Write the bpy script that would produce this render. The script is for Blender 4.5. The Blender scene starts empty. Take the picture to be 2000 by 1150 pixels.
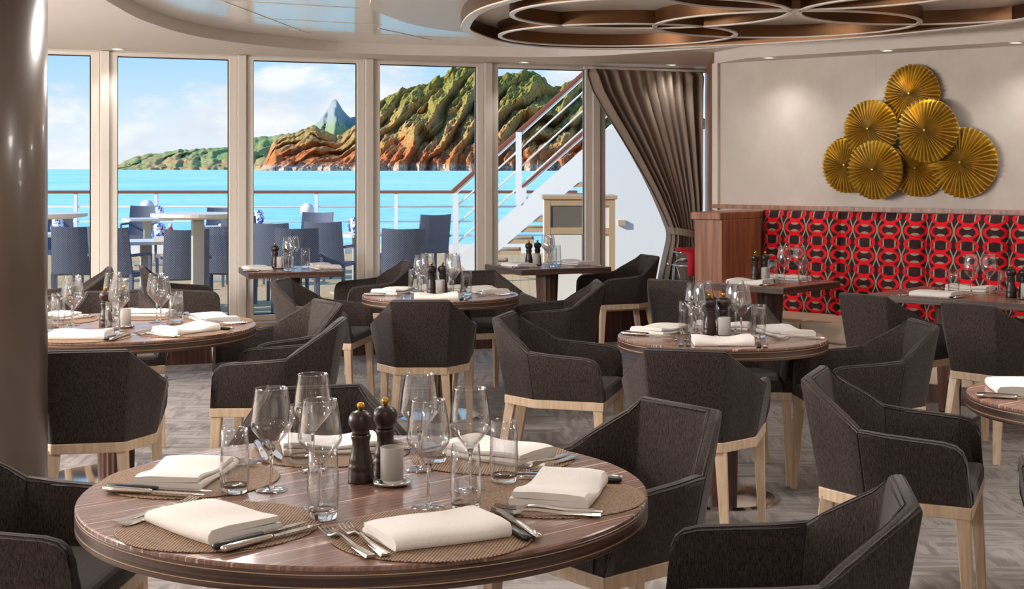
import bpy, bmesh, math, random
from mathutils import Vector, Matrix, noise

random.seed(7)
SC = bpy.context.scene
COL = SC.collection
PI = math.pi
F = 2750.0            # focal length in pixels of the 2000 x 1150 frame
EYE = 1.52
HZ = 330.0            # image row of the horizon

# ------------------------------------------------------------------ camera
cam_d = bpy.data.cameras.new('camera')
cam_d.sensor_width = 36.0
cam_d.lens = 36.0 * F / 2000.0
cam_d.shift_y = -(575.0 - HZ) / 2000.0
cam_d.clip_start = 0.05
cam_d.clip_end = 60000
cam = bpy.data.objects.new('camera', cam_d)
COL.objects.link(cam)
cam.location = (0, 0, EYE)
cam.rotation_euler = (PI / 2, 0, 0)
SC.camera = cam

# ------------------------------------------------------------------ node helper
class X:
    """tiny expression wrapper over shader math nodes"""
    def __init__(s, nt, sock): s.nt, s.s = nt, sock
    def _m(s, op, *a):
        n = s.nt.nodes.new('ShaderNodeMath'); n.operation = op
        for i, v in enumerate((s,) + a):
            if isinstance(v, X): s.nt.links.new(v.s, n.inputs[i])
            else: n.inputs[i].default_value = v
        return X(s.nt, n.outputs[0])
    def __add__(s, o): return s._m('ADD', o)
    def __radd__(s, o): return s._m('ADD', o)
    def __sub__(s, o): return s._m('SUBTRACT', o)
    def __mul__(s, o): return s._m('MULTIPLY', o)
    def __rmul__(s, o): return s._m('MULTIPLY', o)
    def __truediv__(s, o): return s._m('DIVIDE', o)
    def __lt__(s, o): return s._m('LESS_THAN', o)
    def __gt__(s, o): return s._m('GREATER_THAN', o)
    def abs(s): return s._m('ABSOLUTE')
    def fract(s): return s._m('FRACT')
    def sqrt(s): return s._m('SQRT')
    def sin(s): return s._m('SINE')
    def cos(s): return s._m('COSINE')
    def pow(s, o): return s._m('POWER', o)
    def max(s, o): return s._m('MAXIMUM', o)
    def min(s, o): return s._m('MINIMUM', o)
    def atan2(s, o): return s._m('ARCTAN2', o)
    def ss(s, a, b):
        n = s.nt.nodes.new('ShaderNodeMapRange'); n.interpolation_type = 'SMOOTHSTEP'
        s.nt.links.new(s.s, n.inputs[0]); n.inputs[1].default_value = a; n.inputs[2].default_value = b
        return X(s.nt, n.outputs[0])

def srgb(r, g, b):
    f = lambda c: c / 12.92 if c <= 0.04045 else ((c + 0.055) / 1.055) ** 2.4
    return (f(r / 255.0), f(g / 255.0), f(b / 255.0), 1.0)

def mixc(nt, fac, a, b):
    n = nt.nodes.new('ShaderNodeMix'); n.data_type = 'RGBA'
    if isinstance(fac, X): nt.links.new(fac.s, n.inputs[0])
    else: n.inputs[0].default_value = fac
    for v, i in ((a, 6), (b, 7)):
        if hasattr(v, 'links'): nt.links.new(v, n.inputs[i])
        else: n.inputs[i].default_value = v
    return n.outputs[2]

def coords(nt, kind='Object'):
    t = nt.nodes.new('ShaderNodeTexCoord')
    return t.outputs[kind]

def sepxyz(nt, sock):
    n = nt.nodes.new('ShaderNodeSeparateXYZ'); nt.links.new(sock, n.inputs[0])
    return [X(nt, o) for o in n.outputs]

def mapping(nt, sock, scale=(1, 1, 1), rot=(0, 0, 0), loc=(0, 0, 0)):
    n = nt.nodes.new('ShaderNodeMapping'); nt.links.new(sock, n.inputs[0])
    n.inputs['Location'].default_value = loc; n.inputs['Rotation'].default_value = rot; n.inputs['Scale'].default_value = scale
    return n.outputs[0]

def noise_tex(nt, vec, scale=5, detail=3, rough=0.5, dist=0.0):
    n = nt.nodes.new('ShaderNodeTexNoise'); nt.links.new(vec, n.inputs['Vector'])
    n.inputs['Scale'].default_value = scale; n.inputs['Detail'].default_value = detail
    n.inputs['Roughness'].default_value = rough; n.inputs['Distortion'].default_value = dist
    return X(nt, n.outputs[0])

def bump(nt, b, h, strength=0.3, dist=0.01):
    n = nt.nodes.new('ShaderNodeBump'); n.inputs['Strength'].default_value = strength; n.inputs['Distance'].default_value = dist
    nt.links.new(h.s, n.inputs['Height']); nt.links.new(n.outputs[0], b.inputs['Normal'])

MATS = {}
def mat(name, color=(0.5, 0.5, 0.5, 1), rough=0.5, metal=0.0, spec=0.5, coat=0.0, build=None, sheen=0.0):
    m = bpy.data.materials.new(name); m.use_nodes = True
    nt = m.node_tree; b = nt.nodes['Principled BSDF']
    b.inputs['Base Color'].default_value = color
    b.inputs['Roughness'].default_value = rough
    b.inputs['Metallic'].default_value = metal
    b.inputs['Specular IOR Level'].default_value = spec
    b.inputs['Coat Weight'].default_value = coat
    if sheen: b.inputs['Sheen Weight'].default_value = sheen
    if build: build(nt, b)
    MATS[name] = m
    return m

# ------------------------------------------------------------------ sky
w = bpy.data.worlds.new('sky'); SC.world = w; w.use_nodes = True
nt = w.node_tree
bg = nt.nodes['Background']
gen = coords(nt, 'Generated')
sx, sy, sz = sepxyz(nt, gen)
up = sz.max(0.0)
elev = up.ss(0.0, 0.5)
base = mixc(nt, up.ss(0.0, 0.09), srgb(234, 243, 253), srgb(170, 218, 254))
base = mixc(nt, up.ss(0.08, 0.6), base, srgb(92, 160, 232))
cv = mapping(nt, gen, scale=(1.0, 1.0, 2.6))
c1 = noise_tex(nt, cv, 9.0, 7, 0.56, 0.25)
c2 = noise_tex(nt, cv, 22.0, 5, 0.55)
cl = (c1 * 0.8 + c2 * 0.2 + up.ss(0.028, 0.085) * -0.17 + up.ss(0.1, 0.7) * -0.06 + (sx * 0.05) + 0.10).ss(0.47, 0.60)
shade = noise_tex(nt, cv, 16.0, 4, 0.5)
ccol = mixc(nt, shade.ss(0.35, 0.65), srgb(224, 231, 243), srgb(252, 253, 255))
skyc = mixc(nt, cl * 0.92, base, ccol)
nt.links.new(skyc, bg.inputs['Color'])
WORLD_STRENGTH = 1.0
bg.inputs['Strength'].default_value = WORLD_STRENGTH

# ------------------------------------------------------------------ sun (from the left and behind the ship's side, high enough to miss the dining room)
sun_d = bpy.data.lights.new('sun', 'SUN'); sun_d.energy = 5.2; sun_d.angle = 0.009; sun_d.color = (1.0, 0.93, 0.82)
sun = bpy.data.objects.new('sun', sun_d); COL.objects.link(sun)
sun.rotation_euler = Vector((0.84, 0.375, -0.44)).to_track_quat('-Z', 'Y').to_euler()

# ------------------------------------------------------------------ render look
SC.view_settings.view_transform = 'Standard'
SC.view_settings.look = 'None'
SC.view_settings.gamma = 1.0
SC.view_settings.use_curve_mapping = False
SC.view_settings.exposure = 0.1
SC.cycles.use_denoising = True
SC.cycles.max_bounces = 14
SC.cycles.diffuse_bounces = 4
SC.cycles.glossy_bounces = 4
SC.cycles.transmission_bounces = 12
SC.cycles.transparent_max_bounces = 24
SC.cycles.caustics_reflective = False
SC.cycles.caustics_refractive = False
SC.cycles.sample_clamp_indirect = 6.0

# ------------------------------------------------------------------ geometry helpers
def P(px, py, z):
    """point of the room at height z that the photograph shows at that pixel"""
    d = F * (EYE - z) / (py - HZ)
    return Vector(((px - 1000.0) / F * d, d, z))

def mesh_of(name, verts, faces, smooth=False, mats=(), fmat=None, uvs=None):
    me = bpy.data.meshes.new(name)
    me.from_pydata([tuple(v) for v in verts], [], faces)
    for m in mats: me.materials.append(m)
    if fmat: me.polygons.foreach_set('material_index', fmat)
    if smooth: me.polygons.foreach_set('use_smooth', [True] * len(me.polygons))
    if uvs:
        l = me.uv_layers.new(name='UVMap')
        for i, lp in enumerate(me.loops): l.data[i].uv = uvs[lp.vertex_index]
    me.update()
    return me

class MB:
    def __init__(s): s.v, s.f = [], []
    def add(s, verts, faces):
        o = len(s.v); s.v += [Vector(v) for v in verts]; s.f += [tuple(i + o for i in f) for f in faces]; return s
    def box(s, x0, x1, y0, y1, z0, z1, M=None):
        vs = [Vector(p) for p in ((x0, y0, z0), (x1, y0, z0), (x1, y1, z0), (x0, y1, z0), (x0, y0, z1), (x1, y0, z1), (x1, y1, z1), (x0, y1, z1))]
        if M: vs = [M @ v for v in vs]
        return s.add(vs, [(0, 3, 2, 1), (4, 5, 6, 7), (0, 1, 5, 4), (1, 2, 6, 5), (2, 3, 7, 6), (3, 0, 4, 7)])
    def loft(s, rings, cap=True, closed=False):
        n = len(rings[0]); o = len(s.v); fs = []
        vs = [p for r in rings for p in r]
        R = len(rings)
        for i in range(R if closed else R - 1):
            for j in range(n):
                a, b = i * n + j, i * n + (j + 1) % n
                c, d = ((i + 1) % R) * n + (j + 1) % n, ((i + 1) % R) * n + j
                fs.append((a, b, c, d))
        if cap and not closed:
            fs.append(tuple(reversed(range(n)))); fs.append(tuple((R - 1) * n + j for j in range(n)))
        return s.add(vs, fs)
    def lathe(s, prof, n=24, c=(0, 0, 0)):
        """profile of (r, z) from the bottom axis to the top axis"""
        vs, idx = [], []
        for r, z in prof:
            if r < 1e-6: idx.append([len(vs)] * n); vs.append((c[0], c[1], c[2] + z))
            else:
                idx.append(list(range(len(vs), len(vs) + n)))
                vs += [(c[0] + r * math.cos(2 * PI * k / n), c[1] + r * math.sin(2 * PI * k / n), c[2] + z) for k in range(n)]
        fs = []
        for i in range(len(prof) - 1):
            for k in range(n):
                q = [idx[i][k], idx[i][(k + 1) % n], idx[i + 1][(k + 1) % n], idx[i + 1][k]]
                u = []
                for t in q:
                    if t not in u: u.append(t)
                if len(u) > 2: fs.append(tuple(u))
        return s.add(vs, fs)
    def tube(s, pts, r, n=8, cap=True):
        pts = [Vector(p) for p in pts]; rings = []
        rr = r if isinstance(r, (list, tuple)) else [r] * len(pts)
        ref = Vector((0, 0, 1))
        for i, p in enumerate(pts):
            t = (pts[min(i + 1, len(pts) - 1)] - pts[max(i - 1, 0)]).normalized()
            a = ref if abs(t.dot(ref)) < 0.95 else Vector((1, 0, 0))
            x = t.cross(a).normalized(); y = x.cross(t).normalized()
            rings.append([p + (x * math.cos(-2 * PI * k / n) + y * math.sin(-2 * PI * k / n)) * rr[i] for k in range(n)])
        return s.loft(rings, cap)
    def prism(s, poly, z0, z1):
        n = len(poly)
        vs = [(p[0], p[1], z0) for p in poly] + [(p[0], p[1], z1) for p in poly]
        fs = [tuple(reversed(range(n))), tuple(range(n, 2 * n))] + [(i, (i + 1) % n, n + (i + 1) % n, n + i) for i in range(n)]
        return s.add(vs, fs)
    def beam(s, a, b, w, h, up=(0, 0, 1), w2=None, h2=None):
        a, b = Vector(a), Vector(b); t = (b - a).normalized(); u = Vector(up)
        x = t.cross(u).normalized(); y = x.cross(t).normalized()
        w2 = w if w2 is None else w2; h2 = h if h2 is None else h2
        R = lambda c, w_, h_: [c - x * w_ / 2 - y * h_ / 2, c + x * w_ / 2 - y * h_ / 2, c + x * w_ / 2 + y * h_ / 2, c - x * w_ / 2 + y * h_ / 2]
        return s.loft([R(a, w, h), R(b, w2, h2)])
    def mesh(s, name, material, smooth=False):
        return mesh_of(name, s.v, s.f, smooth, [material] if material else [])

def link(name, me, parent=None, bevel=0, seg=2, smooth_angle=None):
    o = bpy.data.objects.new(name, me); COL.objects.link(o)
    if parent is not None: o.parent = parent
    if bevel:
        m = o.modifiers.new('bevel', 'BEVEL'); m.width = bevel; m.segments = seg; m.limit_method = 'ANGLE'; m.angle_limit = math.radians(22)
    return o

def tag(o, label, cat=None, group=None, kind=None):
    o['label'] = label
    if cat: o['category'] = cat
    if group: o['group'] = group
    if kind: o['kind'] = kind
    return o

def thing(name, label, cat, loc=(0, 0, 0), rz=0.0, group=None, kind=None):
    o = bpy.data.objects.new(name, None); COL.objects.link(o)
    o.empty_display_size = 0.1
    o.location = loc; o.rotation_euler = (0, 0, rz)
    return tag(o, label, cat, group, kind)

def struct(name, me, label, parent=None, bevel=0):
    o = link(name, me, parent, bevel)
    if parent is None: tag(o, label, kind='structure')
    return o

def smooth_closed(pts, per=8):
    out = []; n = len(pts)
    for i in range(n):
        p0, p1, p2, p3 = (Vector(pts[(i + k - 1) % n]) for k in range(4))
        for j in range(per):
            t = j / per
            out.append(0.5 * ((2 * p1) + (p2 - p0) * t + (2 * p0 - 5 * p1 + 4 * p2 - p3) * t * t + (3 * p1 - p0 - 3 * p2 + p3) * t ** 3))
    return out

# ------------------------------------------------------------------ materials
def fabric(nt, b):
    o = coords(nt)
    x, y, z = sepxyz(nt, o)
    n1 = noise_tex(nt, mapping(nt, o, scale=(330, 330, 50)), 1.0, 2, 0.6)
    n2 = noise_tex(nt, mapping(nt, o, scale=(420, 420, 420)), 1.0, 1, 0.5)
    c = mixc(nt, (n1 * 0.7 + n2 * 0.3).ss(0.36, 0.64), srgb(31, 26, 24), srgb(72, 60, 55))
    nt.links.new(c, b.inputs['Base Color'])
    bump(nt, b, n1 * 0.6 + n2 * 0.4, 0.35, 0.002)
mat('chair_fabric', rough=0.9, spec=0.2, build=fabric, sheen=0.15)
mat('seat_fabric', rough=0.9, spec=0.2, build=fabric, sheen=0.15)

def lightwood(nt, b):
    o = coords(nt)
    n = noise_tex(nt, mapping(nt, o, scale=(60, 60, 4)), 1, 4, 0.55)
    nt.links.new(mixc(nt, n.ss(0.3, 0.7), srgb(194, 166, 137), srgb(216, 192, 164)), b.inputs['Base Color'])
mat('chair_wood', rough=0.45, build=lightwood)

def stripewood(c1, c2, c3, rot, sc=1.0):
    def f(nt, b):
        o = mapping(nt, coords(nt), rot=(0, 0, rot))
        n1 = noise_tex(nt, mapping(nt, o, scale=(0.9 * sc, 85 * sc, 1)), 1, 3, 0.6)
        n2 = noise_tex(nt, mapping(nt, o, scale=(0.6 * sc, 55 * sc, 1), loc=(3, 7, 0)), 1, 2, 0.5)
        c = mixc(nt, n1.ss(0.35, 0.62), c1, c2)
        c = mixc(nt, n2.ss(0.60, 0.66), c, c3)
        nt.links.new(c, b.inputs['Base Color'])
    return f
mat('table_wood', rough=0.22, spec=0.5, build=stripewood(srgb(112, 84, 72), srgb(146, 112, 98), srgb(212, 186, 168), -0.72, 2.1))
def edgewood(nt, b):
    x, y, z = sepxyz(nt, coords(nt))
    n1 = noise_tex(nt, mapping(nt, coords(nt), scale=(2, 2, 160)), 1, 3, 0.6)
    nt.links.new(mixc(nt, n1.ss(0.4, 0.62), srgb(52, 36, 30), srgb(92, 67, 56)), b.inputs['Base Color'])
mat('table_edge', rough=0.35, build=edgewood)
mat('dark_wood', rough=0.38, build=stripewood(srgb(50, 31, 25), srgb(84, 54, 42), srgb(92, 62, 50), PI / 2, 0.5))
def wallwood(nt, b):
    n1 = noise_tex(nt, mapping(nt, coords(nt), scale=(40, 40, 1.6)), 1, 4, 0.55)
    nt.links.new(mixc(nt, n1.ss(0.3, 0.7), srgb(120, 72, 50), srgb(172, 114, 82)), b.inputs['Base Color'])
mat('wall_wood', rough=0.35, build=wallwood)

def weave(nt, b):
    x, y, z = sepxyz(nt, coords(nt))
    a = (x * 760).sin() * (y * 520).sin()
    n = noise_tex(nt, mapping(nt, coords(nt), scale=(40, 200, 1)), 1, 2, 0.5)
    nt.links.new(mixc(nt, (a * 0.5 + n * 0.9).ss(0.1, 0.8), srgb(70, 50, 36), srgb(172, 136, 102)), b.inputs['Base Color'])
    bump(nt, b, a, 0.5, 0.002)
mat('placemat', rough=0.7, build=weave)

def linen(nt, b):
    n = noise_tex(nt, coords(nt), 700, 1, 0.5)
    nt.links.new(mixc(nt, n.ss(0.3, 0.7), srgb(232, 224, 216), srgb(247, 242, 236)), b.inputs['Base Color'])
mat('napkin', rough=0.9, spec=0.1, build=linen)
mat('steel', color=srgb(215, 208, 200), rough=0.16, metal=1.0)
mat('chrome', color=srgb(225, 222, 218), rough=0.1, metal=1.0)
mat('brass', color=srgb(214, 160, 70), rough=0.25, metal=1.0)
mat('black_handle', color=srgb(34, 29, 28), rough=0.35)
mat('mill_wood', color=srgb(40, 26, 22), rough=0.3, build=lambda nt, b: nt.links.new(mixc(nt, noise_tex(nt, mapping(nt, coords(nt), scale=(90, 90, 8)), 1, 3, 0.5), srgb(30, 20, 18), srgb(56, 38, 32)), b.inputs['Base Color']))

def glass_mat(name, tint=(1, 1, 1, 1), mixf=0.0):
    m = bpy.data.materials.new(name); m.use_nodes = True; nt = m.node_tree
    b = nt.nodes['Principled BSDF']
    b.inputs['Base Color'].default_value = tint; b.inputs['Roughness'].default_value = 0.0
    b.inputs['Transmission Weight'].default_value = 1.0; b.inputs['IOR'].default_value = 1.47
    if mixf:
        t = nt.nodes.new('ShaderNodeBsdfTransparent'); mx = nt.nodes.new('ShaderNodeMixShader'); mx.inputs[0].default_value = mixf
        nt.links.new(b.outputs[0], mx.inputs[1]); nt.links.new(t.outputs[0], mx.inputs[2])
        nt.links.new(mx.outputs[0], nt.nodes['Material Output'].inputs[0])
    MATS[name] = m
    return m
glass_mat('solid_glass')
def thin_glass(name, f0, f1, pw):
    m = bpy.data.materials.new(name); m.use_nodes = True; nt = m.node_tree
    nt.nodes.remove(nt.nodes['Principled BSDF'])
    t = nt.nodes.new('ShaderNodeBsdfTransparent'); t.inputs[0].default_value = (0.975, 0.98, 0.985, 1)
    g = nt.nodes.new('ShaderNodeBsdfGlossy'); g.inputs['Roughness'].default_value = 0.02
    lw = nt.nodes.new('ShaderNodeLayerWeight'); lw.inputs[0].default_value = 0.5
    fac = X(nt, lw.outputs['Facing']).pow(pw) * f1 + f0
    mx = nt.nodes.new('ShaderNodeMixShader')
    nt.links.new(fac.s, mx.inputs[0]); nt.links.new(t.outputs[0], mx.inputs[1]); nt.links.new(g.outputs[0], mx.inputs[2])
    nt.links.new(mx.outputs[0], nt.nodes['Material Output'].inputs[0])
    MATS[name] = m
thin_glass('crystal', 0.075, 0.92, 2.4)
def pane_mat(name):
    m = bpy.data.materials.new(name); m.use_nodes = True; nt = m.node_tree
    nt.nodes.remove(nt.nodes['Principled BSDF'])
    t = nt.nodes.new('ShaderNodeBsdfTransparent'); t.inputs[0].default_value = (0.97, 0.985, 0.98, 1)
    g = nt.nodes.new('ShaderNodeBsdfGlossy'); g.inputs['Roughness'].default_value = 0.0
    fr = nt.nodes.new('ShaderNodeFresnel'); fr.inputs['IOR'].default_value = 1.3
    mx = nt.nodes.new('ShaderNodeMixShader')
    nt.links.new(fr.outputs[0], mx.inputs[0]); nt.links.new(t.outputs[0], mx.inputs[1]); nt.links.new(g.outputs[0], mx.inputs[2])
    nt.links.new(mx.outputs[0], nt.nodes['Material Output'].inputs[0])
    MATS[name] = m
pane_mat('window_glass')
def frosted(nt, b):
    b.inputs['Transmission Weight'].default_value = 0.55
    b.inputs['Roughness'].default_value = 0.6
mat('frosted_glass', color=srgb(246, 240, 232), rough=0.6, build=frosted)
mat('wax', color=srgb(250, 238, 215), rough=0.6)

def carpet(nt, b):
    o = coords(nt)
    n1 = noise_tex(nt, mapping(nt, o, scale=(2.0, 14, 1), rot=(0, 0, 0.5)), 1.6, 4, 0.6, 0.6)
    n2 = noise_tex(nt, mapping(nt, o, scale=(14, 2.2, 1), rot=(0, 0, 0.5)), 1.4, 4, 0.6, 0.4)
    blk = noise_tex(nt, mapping(nt, o, rot=(0, 0, 0.5)), 3.2, 2, 0.5)
    n3 = noise_tex(nt, o, 240, 2, 0.6)
    sel = blk.ss(0.46, 0.54)
    pat = (n1 * sel + n2 * (sel * -1 + 1.0)).ss(0.40, 0.60)
    c = mixc(nt, pat * 0.38 + n3 * 0.62 - 0.03, srgb(104, 98, 95), srgb(180, 173, 168))
    nt.links.new(c, b.inputs['Base Color'])
    bump(nt, b, n3, 0.5, 0.004)
mat('carpet', rough=0.95, spec=0.1, build=carpet)
mat('ceiling_gloss', color=srgb(238, 235, 230), rough=0.14, spec=0.5)
mat('ceiling_cream', color=srgb(226, 217, 206), rough=0.35)
mat('soffit_paint', color=srgb(226, 216, 207), rough=0.6)
mat('wall_paint', color=srgb(213, 203, 192), rough=0.55, build=lambda nt, b: nt.links.new(mixc(nt, noise_tex(nt, coords(nt), 2.5, 4, 0.6).ss(0.3, 0.7), srgb(206, 195, 184), srgb(218, 208, 198)), b.inputs['Base Color']))
mat('frame_paint', color=srgb(222, 213, 202), rough=0.45)
mat('column_gloss', color=srgb(118, 99, 84), rough=0.30, coat=0.15, build=lambda nt, b: nt.links.new(mixc(nt, noise_tex(nt, mapping(nt, coords(nt), scale=(3, 3, 0.8)), 3, 3, 0.5), srgb(78, 66, 57), srgb(100, 86, 74)), b.inputs['Base Color']))
mat('bronze', color=srgb(124, 88, 60), rough=0.3, metal=0.85)
mat('ring_rim', color=srgb(236, 226, 214), rough=0.3)
mat('downlight_trim', color=srgb(240, 238, 234), rough=0.3)
def emit(name, col, s):
    m = bpy.data.materials.new(name); m.use_nodes = True; nt = m.node_tree
    b = nt.nodes['Principled BSDF']; b.inputs['Emission Color'].default_value = col; b.inputs['Emission Strength'].default_value = s
    MATS[name] = m
emit('lamp_glow', (1, 0.93, 0.83, 1), 4.0)
def goldleaf(nt, b):
    o = coords(nt)
    x, y, z = sepxyz(nt, o)
    n = noise_tex(nt, o, 14, 4, 0.65)
    ridge = (z.atan2(x) * 40.0).cos() * -0.5 + 0.5      # painted highlight: pale colour along the crest of every pleat
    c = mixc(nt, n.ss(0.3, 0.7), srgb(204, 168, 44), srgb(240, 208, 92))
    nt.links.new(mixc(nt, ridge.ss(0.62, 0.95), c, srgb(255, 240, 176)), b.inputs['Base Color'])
    bump(nt, b, noise_tex(nt, o, 60, 3, 0.6), 0.15, 0.003)
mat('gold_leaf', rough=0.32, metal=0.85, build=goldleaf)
mat('leather', color=srgb(206, 186, 162), rough=0.42)
def redprint(nt, b):
    u, v, _ = sepxyz(nt, coords(nt, 'UV'))
    n = noise_tex(nt, coords(nt, 'UV'), 30, 2, 0.5)
    U, V = u / 0.190, v / 0.190
    x = U.fract() - 0.5
    row = (V.fract() > 0.5)              # 0: row with the bars, 1: row with the hourglass
    y = (V * 2).fract() - 0.5
    d = ((x / 0.44).abs().pow(2.0) + (y / 0.50).abs().pow(2.0)).sqrt()
    x2 = (U + 0.5).fract() - 0.5         # between the columns
    ring = d.ss(0.69, 0.73) * (d.ss(0.97, 1.01) * -1 + 1)
    flat = (y.abs().ss(0.40, 0.43)) * (x.abs().ss(0.20, 0.24) * -1 + 1)
    red = ring.max(flat)
    inside = d.ss(0.70, 0.74) * -1 + 1
    bars = ((x.abs() - 0.235).abs().ss(0.025, 0.035) * -1 + 1) * (row * -1 + 1) * inside
    hour = (((x / 0.20).pow(2.0) + ((y.abs() - 0.42) / 0.26).pow(2.0)).sqrt().ss(0.95, 1.0) * -1 + 1) * row * inside
    lens = x2.abs() - ((V - 0.25) * (2 * PI)).cos() * 0.075 - 0.085
    wave = (lens.abs().ss(0.022, 0.032) * -1 + 1) * (d.ss(0.98, 1.02))
    dark = mixc(nt, n.ss(0.3, 0.7), srgb(44, 28, 30), srgb(62, 40, 42))
    c = mixc(nt, bars.max(hour).max(wave), dark, srgb(168, 148, 122))
    c = mixc(nt, red, c, srgb(232, 18, 36))
    nt.links.new(c, b.inputs['Base Color'])
mat('red_print', rough=0.75, spec=0.2, build=redprint)
mat('curtain_cloth', color=srgb(150, 134, 120), rough=0.55, sheen=0.4)
def trans_cloth(nt, b):
    n = noise_tex(nt, mapping(nt, coords(nt), scale=(400, 400, 30)), 1, 2, 0.5)
    nt.links.new(mixc(nt, n, srgb(176, 158, 143), srgb(206, 190, 174)), b.inputs['Base Color'])
    t = nt.nodes.new('ShaderNodeBsdfTranslucent'); t.inputs[0].default_value = srgb(190, 172, 152)
    mx = nt.nodes.new('ShaderNodeMixShader'); mx.inputs[0].default_value = 0.48
    nt.links.new(b.outputs[0], mx.inputs[1]); nt.links.new(t.outputs[0], mx.inputs[2])
    nt.links.new(mx.outputs[0], nt.nodes['Material Output'].inputs[0])
mat('curtain_sheer', rough=0.5, build=trans_cloth, sheen=0.3)
mat('red_cloth', color=srgb(178, 18, 40), rough=0.85)
# outside
def deckmat(nt, b):
    x, y, z = sepxyz(nt, coords(nt))
    n = noise_tex(nt, mapping(nt, coords(nt), scale=(14, 0.6, 1)), 1, 3, 0.5)
    line = ((x * 9).fract() < 0.06)
    c = mixc(nt, n, srgb(196, 160, 114), srgb(214, 182, 136))
    nt.links.new(mixc(nt, line * 0.5, c, srgb(120, 96, 70)), b.inputs['Base Color'])
mat('deck', rough=0.7, build=deckmat)
mat('ship_white', color=srgb(228, 230, 232), rough=0.4)
mat('rail_wood', color=srgb(132, 74, 50), rough=0.35)
mat('table_white', color=srgb(226, 222, 214), rough=0.5)
mat('table_leg_grey', color=srgb(168, 170, 168), rough=0.5)
def wicker(nt, b):
    x, y, z = sepxyz(nt, coords(nt))
    a = (x * 260).sin() * (z * 260).sin()
    nt.links.new(mixc(nt, a.ss(-0.6, 0.6), srgb(62, 70, 90), srgb(104, 114, 136)), b.inputs['Base Color'])
    bump(nt, b, a, 0.3, 0.004)
mat('wicker', rough=0.6, build=wicker)
def china(nt, b):
    n = noise_tex(nt, coords(nt), 26, 3, 0.6)
    nt.links.new(mixc(nt, n.ss(0.47, 0.53), srgb(240, 242, 246), srgb(40, 86, 180)), b.inputs['Base Color'])
mat('china', rough=0.2, build=china)
mat('ketchup', color=srgb(190, 30, 30), rough=0.3)
mat('cabinet_trim', color=srgb(186, 160, 130), rough=0.5)
mat('cabinet_dark', color=srgb(108, 104, 96), rough=0.4)
def seamat(nt, b):
    o = coords(nt)
    n = noise_tex(nt, mapping(nt, o, scale=(0.010, 0.0035, 1)), 1, 5, 0.6)
    n2 = noise_tex(nt, mapping(nt, o, scale=(0.35, 0.12, 1)), 1, 3, 0.6)
    nt.links.new(mixc(nt, (n * 0.6 + n2 * 0.4).ss(0.38, 0.62), srgb(150, 222, 226), srgb(190, 240, 240)), b.inputs['Base Color'])
    bump(nt, b, n2, 0.3, 0.4)
mat('sea', rough=0.6, spec=0.12, build=seamat)
def rockmat(nt, b):
    o = coords(nt)
    x, y, z = sepxyz(nt, o)
    n1 = noise_tex(nt, o, 0.0045, 6, 0.6)
    n2 = noise_tex(nt, o, 0.020, 6, 0.65)
    n3 = noise_tex(nt, o, 0.09, 4, 0.65)
    rust = mixc(nt, n2.ss(0.35, 0.65), srgb(166, 92, 56), srgb(220, 132, 74))
    ochre = mixc(nt, n3.ss(0.35, 0.65), srgb(158, 122, 76), srgb(214, 176, 112))
    green = mixc(nt, n3.ss(0.38, 0.66), srgb(108, 106, 50), srgb(182, 166, 82))
    h = (z / 420.0)
    c = mixc(nt, (h * 1.5 + n1 * 1.0 - 0.62).ss(0.0, 0.40), rust, ochre)
    g = nt.nodes.new('ShaderNodeNewGeometry')
    gx, gy, gz = sepxyz(nt, g.outputs['Normal'])
    c = mixc(nt, (n1 * 0.9 + n2 * 1.0 + h * 0.55 + gz * 0.2 + gx * -0.12).ss(1.30, 1.62), c, green)
    cliff = mixc(nt, n3.ss(0.35, 0.6), srgb(140, 100, 82), srgb(226, 196, 170))
    c = mixc(nt, (h + n2 * 0.06).ss(0.05, 0.10), cliff, c)
    nt.links.new(c, b.inputs['Base Color'])
    bump(nt, b, n2 * 0.6 + n3 * 0.4, 0.8, 10.0)
mat('rock', rough=0.95, spec=0.05, build=rockmat)
def farrock(nt, b):
    o = coords(nt)
    n1 = noise_tex(nt, o, 0.004, 6, 0.6); n2 = noise_tex(nt, o, 0.016, 5, 0.6)
    x, y, z = sepxyz(nt, o)
    c = mixc(nt, (n1 + z * 0.0006).ss(0.42, 0.62), srgb(196, 152, 112), srgb(140, 160, 104))
    c = mixc(nt, (z * 0.0016 + n2 * 0.5).ss(0.7, 1.1), c, srgb(158, 164, 166))  # haze painted into the colour: greyer with height
    nt.links.new(c, b.inputs['Base Color'])
mat('far_rock', rough=0.95, spec=0.05, build=farrock)
# ================================================================== THE ROOM
WA = Vector((-3.16, 10.9, 0)); WANG = math.atan2(1.64, 3.89)
we = Vector((math.cos(WANG), math.sin(WANG), 0)); wn = Vector((-we.y, we.x, 0))
def ws(px):
    r = (px - 1000.0) / F
    return (r * WA.y - WA.x) / (we.x - r * we.y)
def wpt(s, off=0.0, z=0.0): return WA + we * s + wn * off + Vector((0, 0, z))
AO = Vector((1.587, 11.05, 0)); AANG = math.radians(-42)
au = Vector((math.cos(AANG), math.sin(AANG), 0)); an = Vector((-0.669, -0.743, 0)).normalized()
def apt(u, n, z=0.0): return AO + au * u + an * n + Vector((0, 0, z))
def a_u(px, n):
    r = (px - 1000.0) / F; q = AO + an * n
    return (r * q.y - q.x) / (au.x - r * au.y)
CORNER = wpt(ws(1377))
ROOM = [(-7.5, WA.y + (-7.5 - WA.x) * we.y / we.x), (CORNER.x, CORNER.y), (AO.x, AO.y), tuple(apt(4.3, 0))[:2], (5.3, 7.4), (5.3, -3.2), (-7.5, -3.2)]
ROOM = list(reversed(ROOM))
Z_SOF, Z_CEIL = 2.435, 2.52

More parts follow.
